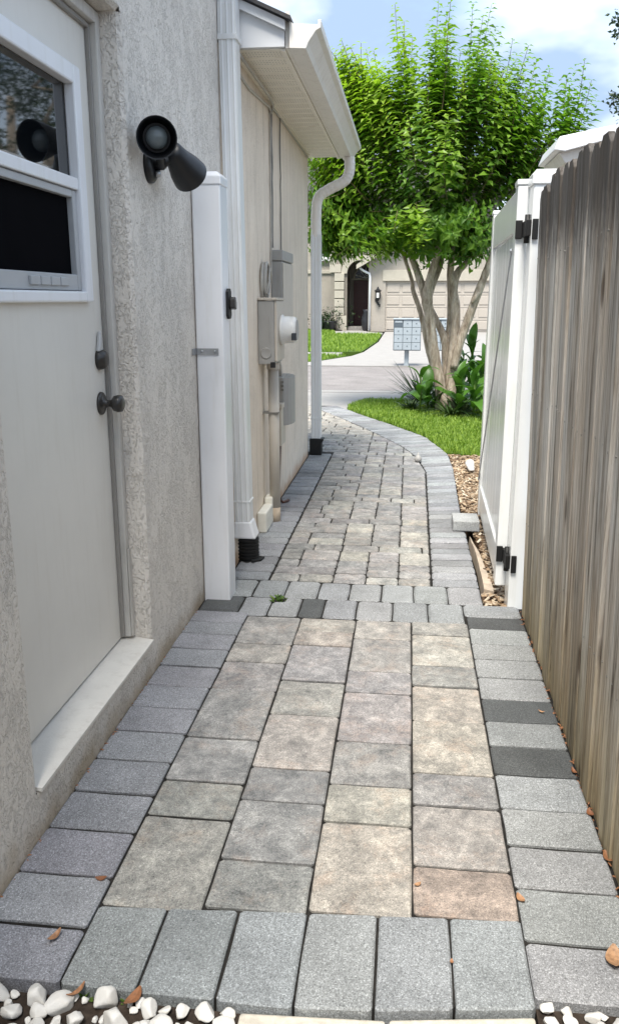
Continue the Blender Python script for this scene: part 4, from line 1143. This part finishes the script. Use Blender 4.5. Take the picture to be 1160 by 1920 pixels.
leafv, leaff, leafa = [], [], []
twv = MB()
def add_leaf(p, d, nrm, L, W, young):
    """kite-folded leaf, two quads"""
    s_ = d.cross(nrm); s_.normalize(); o = len(leafv)
    tip = p + d * L - nrm * (L * .18); m1 = p + d * (L * .45) + s_ * W + nrm * (W * .35); m2 = p + d * (L * .45) - s_ * W + nrm * (W * .35); mid = p + d * (L * .5)
    leafv.extend([tuple(p), tuple(m1), tuple(tip), tuple(m2), tuple(mid)])
    leaff.extend([(o, o + 4, o + 1), (o + 4, o + 2, o + 1), (o, o + 3, o + 4), (o + 4, o + 3, o + 2)]); leafa.extend([young] * 4)
def shoot(base, tip, bend, yng, L0=.062, sp=.030, twig=True):
    base, tip = Vector(base), Vector(tip); Ln = (tip - base).length; n = max(4, int(Ln / sp))
    ax0 = (tip - base).normalized(); side = ax0.cross(Vector((0, 0, 1)))
    if side.length < .1: side = Vector((1, 0, 0))
    side.normalize(); pts = []
    ph = rnd.uniform(0, 3.1)
    for i in range(n + 1):
        t = i / n; pts.append(base.lerp(tip, t) + bend * (math.sin(math.pi * t)) * Ln * .5)
    for i in range(1, n + 1):
        t = i / n; ax = (pts[i] - pts[i - 1]).normalized()
        u = ax.cross(Vector((math.cos(ph), math.sin(ph), .2))); u.normalize(); w_ = ax.cross(u)
        az = (i % 2) * math.pi / 2 + rnd.uniform(-.3, .3) + ph
        k = L0 * (1.12 - .62 * t ** 3) * rnd.uniform(.8, 1.15)
        for sg in (0, math.pi):
            if rnd.random() < .06: continue
            r_ = u * math.cos(az + sg) + w_ * math.sin(az + sg)
            d_ = (r_ * .95 + ax * .28 + Vector((0, 0, rnd.uniform(-.35, .05)))).normalized()
            nr = (ax + Vector((rnd.uniform(-.35, .35), rnd.uniform(-.35, .35), rnd.uniform(-.2, .35))) - d_ * ax.dot(d_)).normalized()
            add_leaf(pts[i] + r_ * .004, d_, nr, k, k * .24, min(1, max(0, yng * (.35 + .65 * t) + rnd.uniform(-.12, .12))))
    if twig: twv.tube(pts[::3] + [pts[-1]], [.005 * (1 - .6 * i / max(1, len(pts[::3]))) for i in range(len(pts[::3]) + 1)], 4, cap=False)
CC = Vector((.28, 9.8, 2.45))
def P(x, y_, dy=0): return atY(x, y_, TY + dy)
# crown lobes: (pixel centre, radius x, z, y in metres)
lobes = [((800, 300), .95, .78, .85, 2.4), ((690, 270), .62, .72, .6, 1.5), ((900, 270), .72, .75, .7, 1.9), ((640, 400), .34, .46, .42, .7), ((720, 430), .55, .30, .5, 1.1), ((840, 430), .66, .30, .6, 1.7), ((980, 330), .50, .55, .55, 1.1), ((625, 330), .34, .40, .40, .75), ((630, 430), .30, .34, .40, .7), ((680, 210), .40, .42, .45, .7), ((660, 180), .22, .34, .3, .4)]
tot = sum(l[4] for l in lobes)
for (cxy, rx, rz, ry, wgt) in lobes:
    c0 = P(*cxy); n = int(1350 * wgt / tot)
    for k in range(n):
        while True:
            q = Vector((rnd.uniform(-1, 1), rnd.uniform(-1, 1), rnd.uniform(-1, 1)))
            if .25 < q.length < 1: break
        q = q * (.72 + .28 * rnd.random())
        b0 = c0 + Vector((q.x * rx, q.y * ry, q.z * rz))
        outw = (b0 - (CC + Vector((0, 0, -.35)))).normalized()
        dr = (outw * .9 + Vector((rnd.uniform(-.35, .35), rnd.uniform(-.35, .35), rnd.uniform(.25, .85)))).normalized()
        low = cxy[1] > 380
        if low: dr = (Vector((outw.x, outw.y, 0)) * .9 + Vector((rnd.uniform(-.5, .5), rnd.uniform(-.6, .3), rnd.uniform(-.42, .25)))).normalized()
        Ln = rnd.uniform(.32, .62)
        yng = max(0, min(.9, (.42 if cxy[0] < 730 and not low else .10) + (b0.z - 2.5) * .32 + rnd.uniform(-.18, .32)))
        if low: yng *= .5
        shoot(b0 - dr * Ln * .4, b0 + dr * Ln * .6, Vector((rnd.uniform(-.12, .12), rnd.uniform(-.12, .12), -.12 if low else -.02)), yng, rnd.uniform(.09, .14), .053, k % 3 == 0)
# tall upright shoots that break the skyline: tip pixel, base pixel
for (tx, ty, bx, by, dy, yg) in ((740, 8, 765, 230, .1, .55), (757, 40, 770, 240, -.2, .5), (822, -2, 815, 230, 0, .3), (838, 25, 825, 240, .3, .3), (845, -5, 830, 200, -.3, .25), (886, 5, 868, 230, .1, .12), (905, 30, 880, 240, -.3, .12), (921, 8, 890, 230, .25, .12),
        (990, 85, 940, 290, .0, .10), (1006, 110, 960, 300, -.2, .1), (1030, 130, 975, 310, .2, .1), (1095, 112, 1060, 300, .1, .05), (1062, 140, 1045, 300, -.1, .05), (1108, 150, 1070, 300, .3, .05), (1040, 210, 1010, 320, .0, .08), (700, 95, 730, 260, .1, .5), (640, 75, 690, 230, .0, .4), (628, 110, 680, 250, .3, .45),
        (668, 110, 710, 260, -.2, .7), (960, 75, 920, 260, .3, .1), (975, 150, 930, 310, .1, .1), (612, 240, 680, 330, .2, .5), (600, 330, 670, 390, .0, .4), (592, 400, 660, 430, -.2, .35), (600, 465, 680, 420, .1, .3), (630, 480, 700, 420, -.2, .35), (690, 495, 740, 430, -.3, .4), (770, 470, 760, 390, -.6, .55), (785, 450, 780, 380, -.7, .6), (660, 470, 720, 410, -.4, .3), (1030, 260, 985, 340, 0, .1), (1015, 300, 970, 370, .2, .1)):
    b_, t_ = P(bx, by, dy), P(tx, ty, dy + rnd.uniform(-.15, .15))
    shoot(b_, t_, Vector((rnd.uniform(-.05, .05), 0, .06 if by > ty else -.05)), yg, .130, .044)
    for j in range(9):      # companions round the leader
        o_ = Vector((rnd.uniform(-.10, .10), rnd.uniform(-.25, .25), rnd.uniform(-.1, .05))); f_ = rnd.uniform(.35, .9)
        shoot(b_ + o_, b_.lerp(t_, f_) + o_ * rnd.uniform(.8, 1.8), Vector((rnd.uniform(-.08, .08), rnd.uniform(-.08, .08), .03)), yg, .122, .048, j == 0)
cm = MB(); cm.v, cm.f = leafv, leaff
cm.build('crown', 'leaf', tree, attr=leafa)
twv.build('twigs', 'twig', tree)

# ---- plants under the tree
def broad_leaf_mesh(L, W, droop, n=8):
    v, f = [], []
    for i in range(n + 1):
        t = i / n; w_ = W * (math.sin(math.pi * min(1, t * .93 + .05)) ** .75) * (1 if t < .97 else .1)
        x = L * (t - .25 * droop * t * t); z = L * (.18 * math.sin(t * 2.2) - droop * t ** 2.2)
        v += [(x, -w_, z + w_ * .35), (x, 0, z), (x, w_, z + w_ * .35)]
    for i in range(n):
        a = 3 * i; f += [(a, a + 3, a + 4, a + 1), (a + 1, a + 4, a + 5, a + 2)]
    me = bpy.data.meshes.new('leaf'); me.from_pydata(v, [], f); me.materials.append(M['canna']); me.polygons.foreach_set('use_smooth', [True] * len(me.polygons)); return me
BL = [broad_leaf_mesh(1, .16, .25), broad_leaf_mesh(1, .14, .7), broad_leaf_mesh(1, .19, .1), broad_leaf_mesh(1, .15, 1.1)]
def canna(x, y, h, n, label, spread=1.0, lmin=.28, lmax=.44):
    e = thing('broadleaf_plant', (x, y, -.02), label, 'plant', 'broad-leaved plants under the tree')
    MB().tube([(x, y, -.02), (x + .01, y, h * .5), (x, y, h * .92)], [.012, .010, .006], 7).build('stalk', 'weed', e, smooth=True)
    for k in range(n):
        o = bpy.data.objects.new('leaf', BL[rnd.randrange(4)]); col.objects.link(o)
        z = h * (.18 + .74 * k / n); L = rnd.uniform(lmin, lmax) * (1 - .2 * k / n)
        o.location = (x, y, z); o.scale = (L, L * rnd.uniform(.8, 1.2), L)
        o.rotation_euler = (rnd.uniform(-.3, .3), -rnd.uniform(.25, 1.1) - .35 * k / n, k * 2.4 + rnd.uniform(-.4, .4))
        adopt(o, e)
    return e
p1 = [(880, 760, .78, 17, 'tallest broad-leaved plant right of the trunks beside the white gate'), (858, 778, .42, 13, 'low broad-leaved plant in front of the right-hand trunk'), (900, 772, .62, 15, 'broad-leaved plant half hidden behind the gate edge'), (865, 752, .62, 15, 'dense broad-leaved plant directly behind the right trunk base'), (886, 784, .40, 12, 'short drooping broad-leaved plant at the edge of the lawn by the gate')]
for px, py, h, n, lab in p1:
    q = atZ(px, py); canna(q.x, q.y, h, n, lab)
q = atZ(786, 776); canna(q.x, q.y, .50, 6, 'single bright upright broad-leaved plant left of the trunks', .6, .30, .42)
q = atZ(800, 772); canna(q.x, q.y, .26, 7, 'small low broad-leaved plant against the left trunk base')
def strap(px, py, n, L, label, up=.9):
    q = atZ(px, py); m = MB()
    for k in range(n):
        a = rnd.uniform(0, 6.3); l = L * rnd.uniform(.6, 1.15); w_ = rnd.uniform(.010, .017); el = rnd.uniform(.45, 1.35) * up; dr = rnd.uniform(.1, .55)
        d_ = Vector((math.cos(a), math.sin(a), 0)); s_ = Vector((-d_.y, d_.x, 0)); b0 = q + d_ * rnd.uniform(0, .05); o_ = len(m.v)
        for i in range(7):
            t = i / 6; c_ = b0 + d_ * (l * t * math.cos(el)) + Vector((0, 0, l * (t * math.sin(el) - dr * t * t))); ww = w_ * (1 - t ** 2 * .92)
            m.v += [tuple(c_ - s_ * ww), tuple(c_ + s_ * ww)]
        m.f += [(o_ + 2 * i, o_ + 2 * i + 1, o_ + 2 * i + 3, o_ + 2 * i + 2) for i in range(6)]
    return tag(m.build('strap_leaf_clump', 'strap'), label, 'plant', 'strap-leaved clumps under the tree')
strap(792, 757, 95, .72, 'spiky strap-leaved clump fanning out left of the trunks', .85)
strap(815, 768, 50, .46, 'arching strap-leaved clump at the foot of the left trunk')
strap(846, 780, 80, .42, 'drooping pale-edged strap-leaved clump in front of the trunks', .7)
strap(868, 774, 50, .48, 'strap-leaved clump among the broad leaves at the right trunk')
strap(770, 768, 60, .26, 'low dark tuft of short strap leaves on the lawn edge', .8)
strap(905, 765, 30, .45, 'strap-leaved clump peeking out at the gate edge')

# ---- oak beyond the fence (its twigs reach the picture edge; the door glass mirrors it)
oak = thing('oak_tree', (5.8, 16.2, -.1), 'dark oak beyond the fence whose twig tips reach into the sky', 'tree')
MB().tube([(5.8, 16.2, -.1), (5.85, 16.2, 1.5), (5.7, 16.1, 2.8), (5.6, 16.2, 5.0)], [.24, .19, .15, .07], 10).build('trunk', 'bark', oak, smooth=True)
for a in range(7):
    ang = a * .9; MB().tube([(5.75, 16.15, 2.4 + .2 * a), (5.7 + .9 * math.cos(ang), 16.1 + .9 * math.sin(ang), 3.4 + .2 * a), (5.7 + 1.7 * math.cos(ang), 16.1 + 1.7 * math.sin(ang), 3.9 + .3 * a)], [.09, .05, .02], 7).build('branch', 'bark', oak, smooth=True)
leafv, leaff, leafa = [], [], []
cl = []
for k in range(150):
    while True:
        q = Vector((rnd.uniform(-1, 1), rnd.uniform(-1, 1), rnd.uniform(-1, 1)))
        if .3 < q.length < 1: break
    cl.append((Vector((5.8, 16.2, 4.7)) + Vector((q.x * 1.9, q.y * 2.6, q.z * 2.4)), rnd.uniform(.25, .5)))
for (x_, y_) in ((1157, 35), (1163, 60), (1150, 190), (1162, 205), (1158, 180)):
    cl.append((atY(x_, y_, 14.5), .13))
for c_, r_ in cl:
    for k in range(int(110 * (r_ / .4) ** 1.5) + 12):
        d_ = Vector((rnd.gauss(0, 1), rnd.gauss(0, 1), rnd.gauss(0, .8))); p = c_ + d_ * r_ * .5
        dr = Vector((rnd.gauss(0, 1), rnd.gauss(0, 1), rnd.gauss(0, .6))).normalized(); nr = dr.cross(Vector((rnd.gauss(0, 1), rnd.gauss(0, 1), rnd.gauss(0, 1)))).normalized()
        add_leaf(p, dr, nr, .085, .022, 0)
cm = MB(); cm.v, cm.f = leafv, leaff
cm.build('crown', 'oakleaf', oak, attr=leafa)
tb = MB()
for (x_, y_) in ((1154, 35), (1150, 190)):
    e_ = atY(x_, y_, 14.5); tb.tube([(4.9, 15.6, 5.0), tuple(Vector((4.9, 15.6, 5.0)).lerp(e_, .5) + Vector((0, 0, .15))), tuple(e_)], [.03, .015, .004], 6)
tb.build('branch', 'bark', oak, smooth=True)

# ================================================================== ACROSS THE STREET
for px, py, lab in ((761, 694, 'silver cluster mailbox on a post at the far kerb, clear left of the tree trunks'), (832, 694, 'silver cluster mailbox at the far kerb seen between the tree trunks')):
    b_ = Vector((atY(px, 690, 16.25).x, 16.62, 0.0)); mbx = thing('cluster_mailbox', b_, lab, 'mailbox', 'cluster mailboxes at the far kerb')
    box('post', 'mailbox', mbx, b_.x - .045, b_.x + .045, b_.y - .03, b_.y + .06, 0, .30, .004)
    box('cabinet', 'mailbox_dark', mbx, b_.x - .265, b_.x + .265, b_.y - .14, b_.y + .20, .30, .885, .004)
    box('cabinet_hood', 'mailbox', mbx, b_.x - .275, b_.x + .275, b_.y - .165, b_.y + .21, .887, .91, .006)
    for c_ in range(3):
        for r_ in range(4):
            x0 = b_.x - .255 + c_ * .171; z0 = .312 + r_ * .143
            dm = box('mailbox_door', 'mailbox' if not (c_ == 0 and r_ == 3) else 'mailbox_dark', mbx, x0 + .005, x0 + .166, b_.y - .148, b_.y - .141, z0 + .004, z0 + .138, .003)
            if not (c_ == 0 and r_ == 3):
                lk = MB().lathe([(0, .012), (.004, .011)], (x0 + .085, b_.y - .149, z0 + .075), (0, -1, 0), 8).build('lock', 'mailbox_dark', dm)
            else: box('mail_slot', 'mailbox', dm, x0 + .015, x0 + .156, b_.y - .152, b_.y - .149, z0 + .09, z0 + .125, .001)

fh = thing('facing_house', (1.5, 38, 0), 'cream and tan stucco house with arched entry and wide garage door across the street', 'house')
YG, YE, YL, YDR = 34.3, 35.3, 36.6, 37.4
def U(x, Y): return atY(x, 561, Y).x
def V(y, Y): return atY(690, y, Y).z
gx0, gx1 = U(690, YG), U(690, YG) + 6.6
dx0, dx1 = U(722, YG), U(722, YG) + 4.85
dz = V(527, YG)
gw = MB()
gw.box(gx0, dx0, YG, YG + .2, 0, 2.75); gw.box(dx1, gx1, YG, YG + .2, 0, 2.75); gw.box(dx0 + .001, dx1 - .001, YG, YG + .2, dz, 2.75)
gw.prism([(gx0, 2.752), (gx1, 2.752), ((gx0 + gx1) / 2, 2.75 + 1.9)], 'y', YG, YG + .2)
gw.box(gx0, gx0 + .2, YG + .201, YG + 6, 0, 2.75)
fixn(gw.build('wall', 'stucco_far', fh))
box('garage_lintel', 'stucco_cream', fh, dx0 - .12, dx1 + .12, YG - .05, YG - .002, dz, dz + .42, .01)
gdr = thing  # garage door: four rows of raised panels
gd_o = box('garage_door', 'garage', fh, dx0, dx1, YG + .08, YG + .12, .01, dz + .02, .004)
nr, ncol = 4, 8; ph_, pw_ = (dz - .03) / nr, (dx1 - dx0) / ncol
for r_ in range(nr):
    box('door_section_lip', 'garage', gd_o, dx0, dx1, YG + .066, YG + .0785, .02 + r_ * ph_ + ph_ - .035, .02 + r_ * ph_ + ph_ - .006, .003)
    for c_ in range(ncol):
        box('garage_panel', 'garage', gd_o, dx0 + c_ * pw_ + .06, dx0 + (c_ + 1) * pw_ - .06, YG + .058, YG + .0785, .02 + r_ * ph_ + .07, .02 + (r_ + 1) * ph_ - .09, .015)
# garage roof
hm = (gx0 + gx1) / 2
gr = MB().prism([(gx0 - .45, 2.62), (hm, 2.75 + 2.02), (gx1 + .45, 2.62), (gx1 + .45, 2.50), (hm, 2.75 + 1.90), (gx0 - .45, 2.50)], 'y', YG - .35, YG + 8).build('roof', 'shingle_far', fh); fixn(gr)
fa = MB().prism([(gx0 - .47, 2.58), (hm, 2.75 + 1.985), (gx1 + .47, 2.58), (gx1 + .47, 2.42), (hm, 2.75 + 1.82), (gx0 - .47, 2.42)], 'y', YG - .40, YG - .352).build('fascia', 'stucco_cream', fh); fixn(fa)
dp = Vector((gx0 + .06, YG - .06, 0))
MB().tube([(gx0 - .35, YG - .06, 2.48), (gx0 - .20, YG - .06, 2.36), (gx0 + .04, YG - .06, 2.25), (gx0 + .06, YG - .06, 2.1), (gx0 + .06, YG - .06, .05)], .045, 8).build('downspout', 'white', fh, smooth=True)
# lantern and number plaque marks
ln = thing('wall_lantern', (U(708, YG), YG - .1, 1.4), 'black carriage lantern on the wall beside the garage door across the street', 'lantern')
lx = U(708, YG); lz = V(552, YG)
MB().lathe([(-.22, .02), (-.20, .08), (-.16, .10), (.0, .10), (.10, .11), (.14, .15), (.20, .06), (.30, .012)], (lx, YG - .16, lz), (0, 0, 1), 8).build('lantern_body', 'black', ln)
box('lantern_bracket', 'black', ln, lx - .03, lx + .03, YG - .16, YG - .002, lz - .26, lz - .2, .005)
box('lantern_glass', 'meter', ln, lx - .05, lx + .05, YG - .275, YG - .262, lz - .13, lz + .06, .002)
nb_ = thing('house_numerals', (lx, YG - .01, 1.0), 'small dark diagonal house numerals below the wall lantern', 'house number')
for k in range(4):
    x_ = U(704 + 2.4 * k, YG); z_ = V(563 + 3.2 * k, YG); box('numeral', 'black', nb_, x_ - .03, x_ + .03, YG - .02, YG - .003, z_ - .055, z_ + .055, .004)
# arched entry
ax0, ax1 = U(650, YE), U(697, YE); acx = (ax0 + ax1) / 2; ar = (ax1 - ax0) / 2; asz = V(488, YE) - ar
ex0, ex1 = U(620, YE), gx0 + .25
def arch_wall(m, x0, x1, z1, ya, yb, cx_, r_, zs_):
    N = 20; m.box(x0, cx_ - r_, ya, yb, 0, z1); m.box(cx_ + r_, max(x1, cx_ + r_ + .05), ya, yb, 0, z1)
    pr = [(cx_ - r_ * math.cos(math.pi * i / N), zs_ + r_ * math.sin(math.pi * i / N)) for i in range(N + 1)]
    for i in range(N):
        m.prism([pr[i], (pr[i][0], z1), (pr[i + 1][0], z1), pr[i + 1]], 'y', ya, yb)
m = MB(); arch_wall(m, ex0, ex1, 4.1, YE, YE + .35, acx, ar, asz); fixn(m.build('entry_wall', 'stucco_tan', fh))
# arch surround
N = 24; m = MB()
for i in range(N):
    a0, a1 = math.pi * i / N, math.pi * (i + 1) / N
    f0 = lambda a, r_: (acx - r_ * math.cos(a), asz + r_ * math.sin(a))
    m.prism([f0(a0, ar + .002), f0(a0, ar + .24), f0(a1, ar + .24), f0(a1, ar + .002)], 'y', YE - .08, YE - .002)
fixn(m.build('arch_trim', 'stucco_cream', fh))
bz = V(510, YE)
box('band_trim', 'stucco_cream', fh, ex0 - .05, ax0 - .245, YE - .09, YE - .002, bz - .02, bz + .30, .01)
box('corner_trim', 'stucco_cream', fh, ex0 - .05, ex0 + .22, YE - .088, YE - .002, bz + .302, 4.1, .01)
# banded pilaster
px0, px1 = U(627, YE), U(645, YE); zb = V(591, YE); nblk = 5; hh = (bz - .02 - zb) / nblk
box('pilaster_base', 'stucco_cream', fh, px0 - .02, px1 + .12, YE - .20, YE - .002, 0, zb - .02, .01)
for k in range(nblk): box('pilaster_block', 'stucco_cream', fh, px0, px1, YE - .15, YE - .002, zb + k * hh, zb + (k + 1) * hh - .035, .012)
# entry recess, door and fanlight
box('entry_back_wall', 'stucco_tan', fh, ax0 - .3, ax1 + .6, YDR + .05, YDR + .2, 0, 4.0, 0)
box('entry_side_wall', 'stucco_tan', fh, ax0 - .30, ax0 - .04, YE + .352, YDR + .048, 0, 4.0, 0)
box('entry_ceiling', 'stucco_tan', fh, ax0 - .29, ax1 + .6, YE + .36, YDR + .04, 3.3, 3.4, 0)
fd0, fd1 = U(663, YDR), U(663, YDR) + 1.0; fz = V(526, YDR)
fd = box('front_door', 'reddoor', fh, fd0, fd1, YDR - .02, YDR + .03, .16, fz, .005); tag(fd, 'dark red front door deep inside the arched entry')
for r_ in range(2):
    for c_ in range(2): box('door_panel', 'reddoor', fd, fd0 + .12 + c_ * .42, fd0 + .46 + c_ * .42, YDR - .034, YDR - .021, .35 + r_ * .95, 1.1 + r_ * .85, .01)
box('entry_step', 'concrete', fh, ax0 + .02, ax1 + .3, YE + .36, YDR - .03, .006, .14, .01)
m = MB(); fcx = (fd0 + fd1) / 2
m.prism([(fcx + .5 * math.cos(math.pi * i / 16), fz + .1 + .5 * math.sin(math.pi * i / 16)) for i in range(17)], 'y', YDR + .02, YDR + .045)
fan = fixn(m.build('fanlight', 'pane_far', fh))
for k in range(5):
    a = math.pi * (k + .5) / 5; MB().tube([(fcx, YDR + .012, fz + .1), (fcx + .5 * math.cos(a), YDR + .012, fz + .1 + .5 * math.sin(a))], .018, 5).build('glazing_bar', 'white', fan)
MB().tube([(fcx + .5 * math.cos(math.pi * i / 16), YDR + .01, fz + .1 + .5 * math.sin(math.pi * i / 16)) for i in range(17)], .04, 6).build('fan_frame', 'stucco_cream', fan)
box('transom', 'stucco_cream', fh, fd0 - .1, fd1 + .1, YDR - .03, YDR + .02, fz + .02, fz + .09, .005)
# left two-storey part with a window
lx0 = U(500, YL); lx1 = ex0 + .15
box('left_wall', 'stucco_far', fh, lx0, lx1, YL, YL + 6, 0, 5.6, 0)
wx0, wx1 = U(590, YL), U(617, YL); wz0, wz1 = V(480, YL), V(425, YL)
wn_ = box('window', 'white', fh, wx0 - .06, wx1 + .06, YL - .05, YL - .002, wz0 - .06, wz1 + .06, .005)
box('pane', 'pane_far', wn_, wx0, wx1, YL - .062, YL - .051, wz0, wz1, 0)
box('window_sill', 'white', wn_, wx0 - .15, wx1 + .15, YL - .14, YL - .052, wz0 - .2, wz0 - .07, .01)
box('band_trim', 'stucco_cream', fh, lx0, ex0 - .06, YL - .06, YL - .002, bz - .02, bz + .12, .01)
lr = MB().prism([(lx0 - .4, 5.5), (gx1 - 1.0, 5.5), (gx1 - 2.6, 6.9), (lx0 + 1.2, 6.9)], 'y', YL - .5, YL + 7).build('roof', 'shingle_far', fh); fixn(lr)
box('upper_wall', 'stucco_tan', fh, lx1 + .01, gx1 - 1.4, YE + 2.4, YE + 7, 2.3, 5.6, 0)
# planting by the entry
bedm = slab('flower_bed', [(-6, 35.65), (ex0 - .02, 35.65), (ex0 + .0, 34.6), (-2.75, 34.6), (-2.75, 35.1), (-6, 35.1)], -.05, .03, 'soil')
def shrub(px, Y, h, n, label):
    global leafv, leaff, leafa
    x = U(px, Y); e = thing('shrub', (x, Y, 0), label, 'shrub'); leafv, leaff, leafa = [], [], []
    for k in range(n):
        q = Vector((rnd.gauss(0, .33), rnd.gauss(0, .3), abs(rnd.gauss(.45, .3)))) * h
        dr = Vector((rnd.gauss(0, 1), rnd.gauss(0, 1), rnd.gauss(.5, .6))).normalized(); nr_ = dr.cross(Vector((rnd.gauss(0, 1), rnd.gauss(0, 1), .3))).normalized()
        add_leaf(Vector((x, Y, 0)) + q, dr, nr_, .16, .03, 0)
    c_ = MB(); c_.v, c_.f = leafv, leaff; c_.build('foliage', 'oakleaf', e, attr=leafa)
    MB().tube([(x, Y, -.02), (x, Y, h * .6)], [.03, .015], 6).build('stem', 'bark', e)
shrub(606, 35.0, .65, 500, 'low dark shrub by the left wall of the house across the street')
shrub(630, 34.95, 1.0, 160, 'airy spindly shrub in front of the banded pilaster')
pt = MB().lathe([(0, .22), (.05, .25), (.35, .32), (.38, .33), (.38, .28), (.30, .26)], (U(618, 34.8), 34.8, .02), (0, 0, 1), 16).build('plant_pot', 'pot', smooth=True)
tag(pt, 'dark round plant pot between the shrubs across the street', 'pot')
vz = MB().lathe([(0, .14), (.1, .2), (.45, .24), (.75, .15), (.85, .18), (.86, .12)], (U(688, 34.9), 34.9, .005), (0, 0, 1), 16).build('urn', 'pot', smooth=True)
tag(vz, 'black urn standing in the arched entry beside the garage wall', 'urn')

# ---- small neighbouring shed roof above the fence
sh_ = thing('neighbour_shed', (1.6, 6.4, 0), 'white edge of a low shed roof rising behind the wooden fence', 'shed')
box('wall', 'stucco_far', sh_, 1.25, 2.3, 6.12, 6.75, -.1, 2.14, 0)
o = MB().prism([(.915, 2.225), (.945, 2.305), (1.24, 2.36), (2.5, 2.52), (2.5, 2.40), (1.23, 2.275), (.985, 2.215)], 'y', 6.02, 6.75).build('roof_edge', 'white', sh_, .004); fixn(o)
o = MB().prism([(.955, 2.214), (1.23, 2.270), (2.4, 2.39), (2.4, 2.20), (1.22, 2.175), (1.0, 2.15)], 'y', 6.08, 6.73).build('eave_box', 'gutter', sh_, .004); fixn(o)
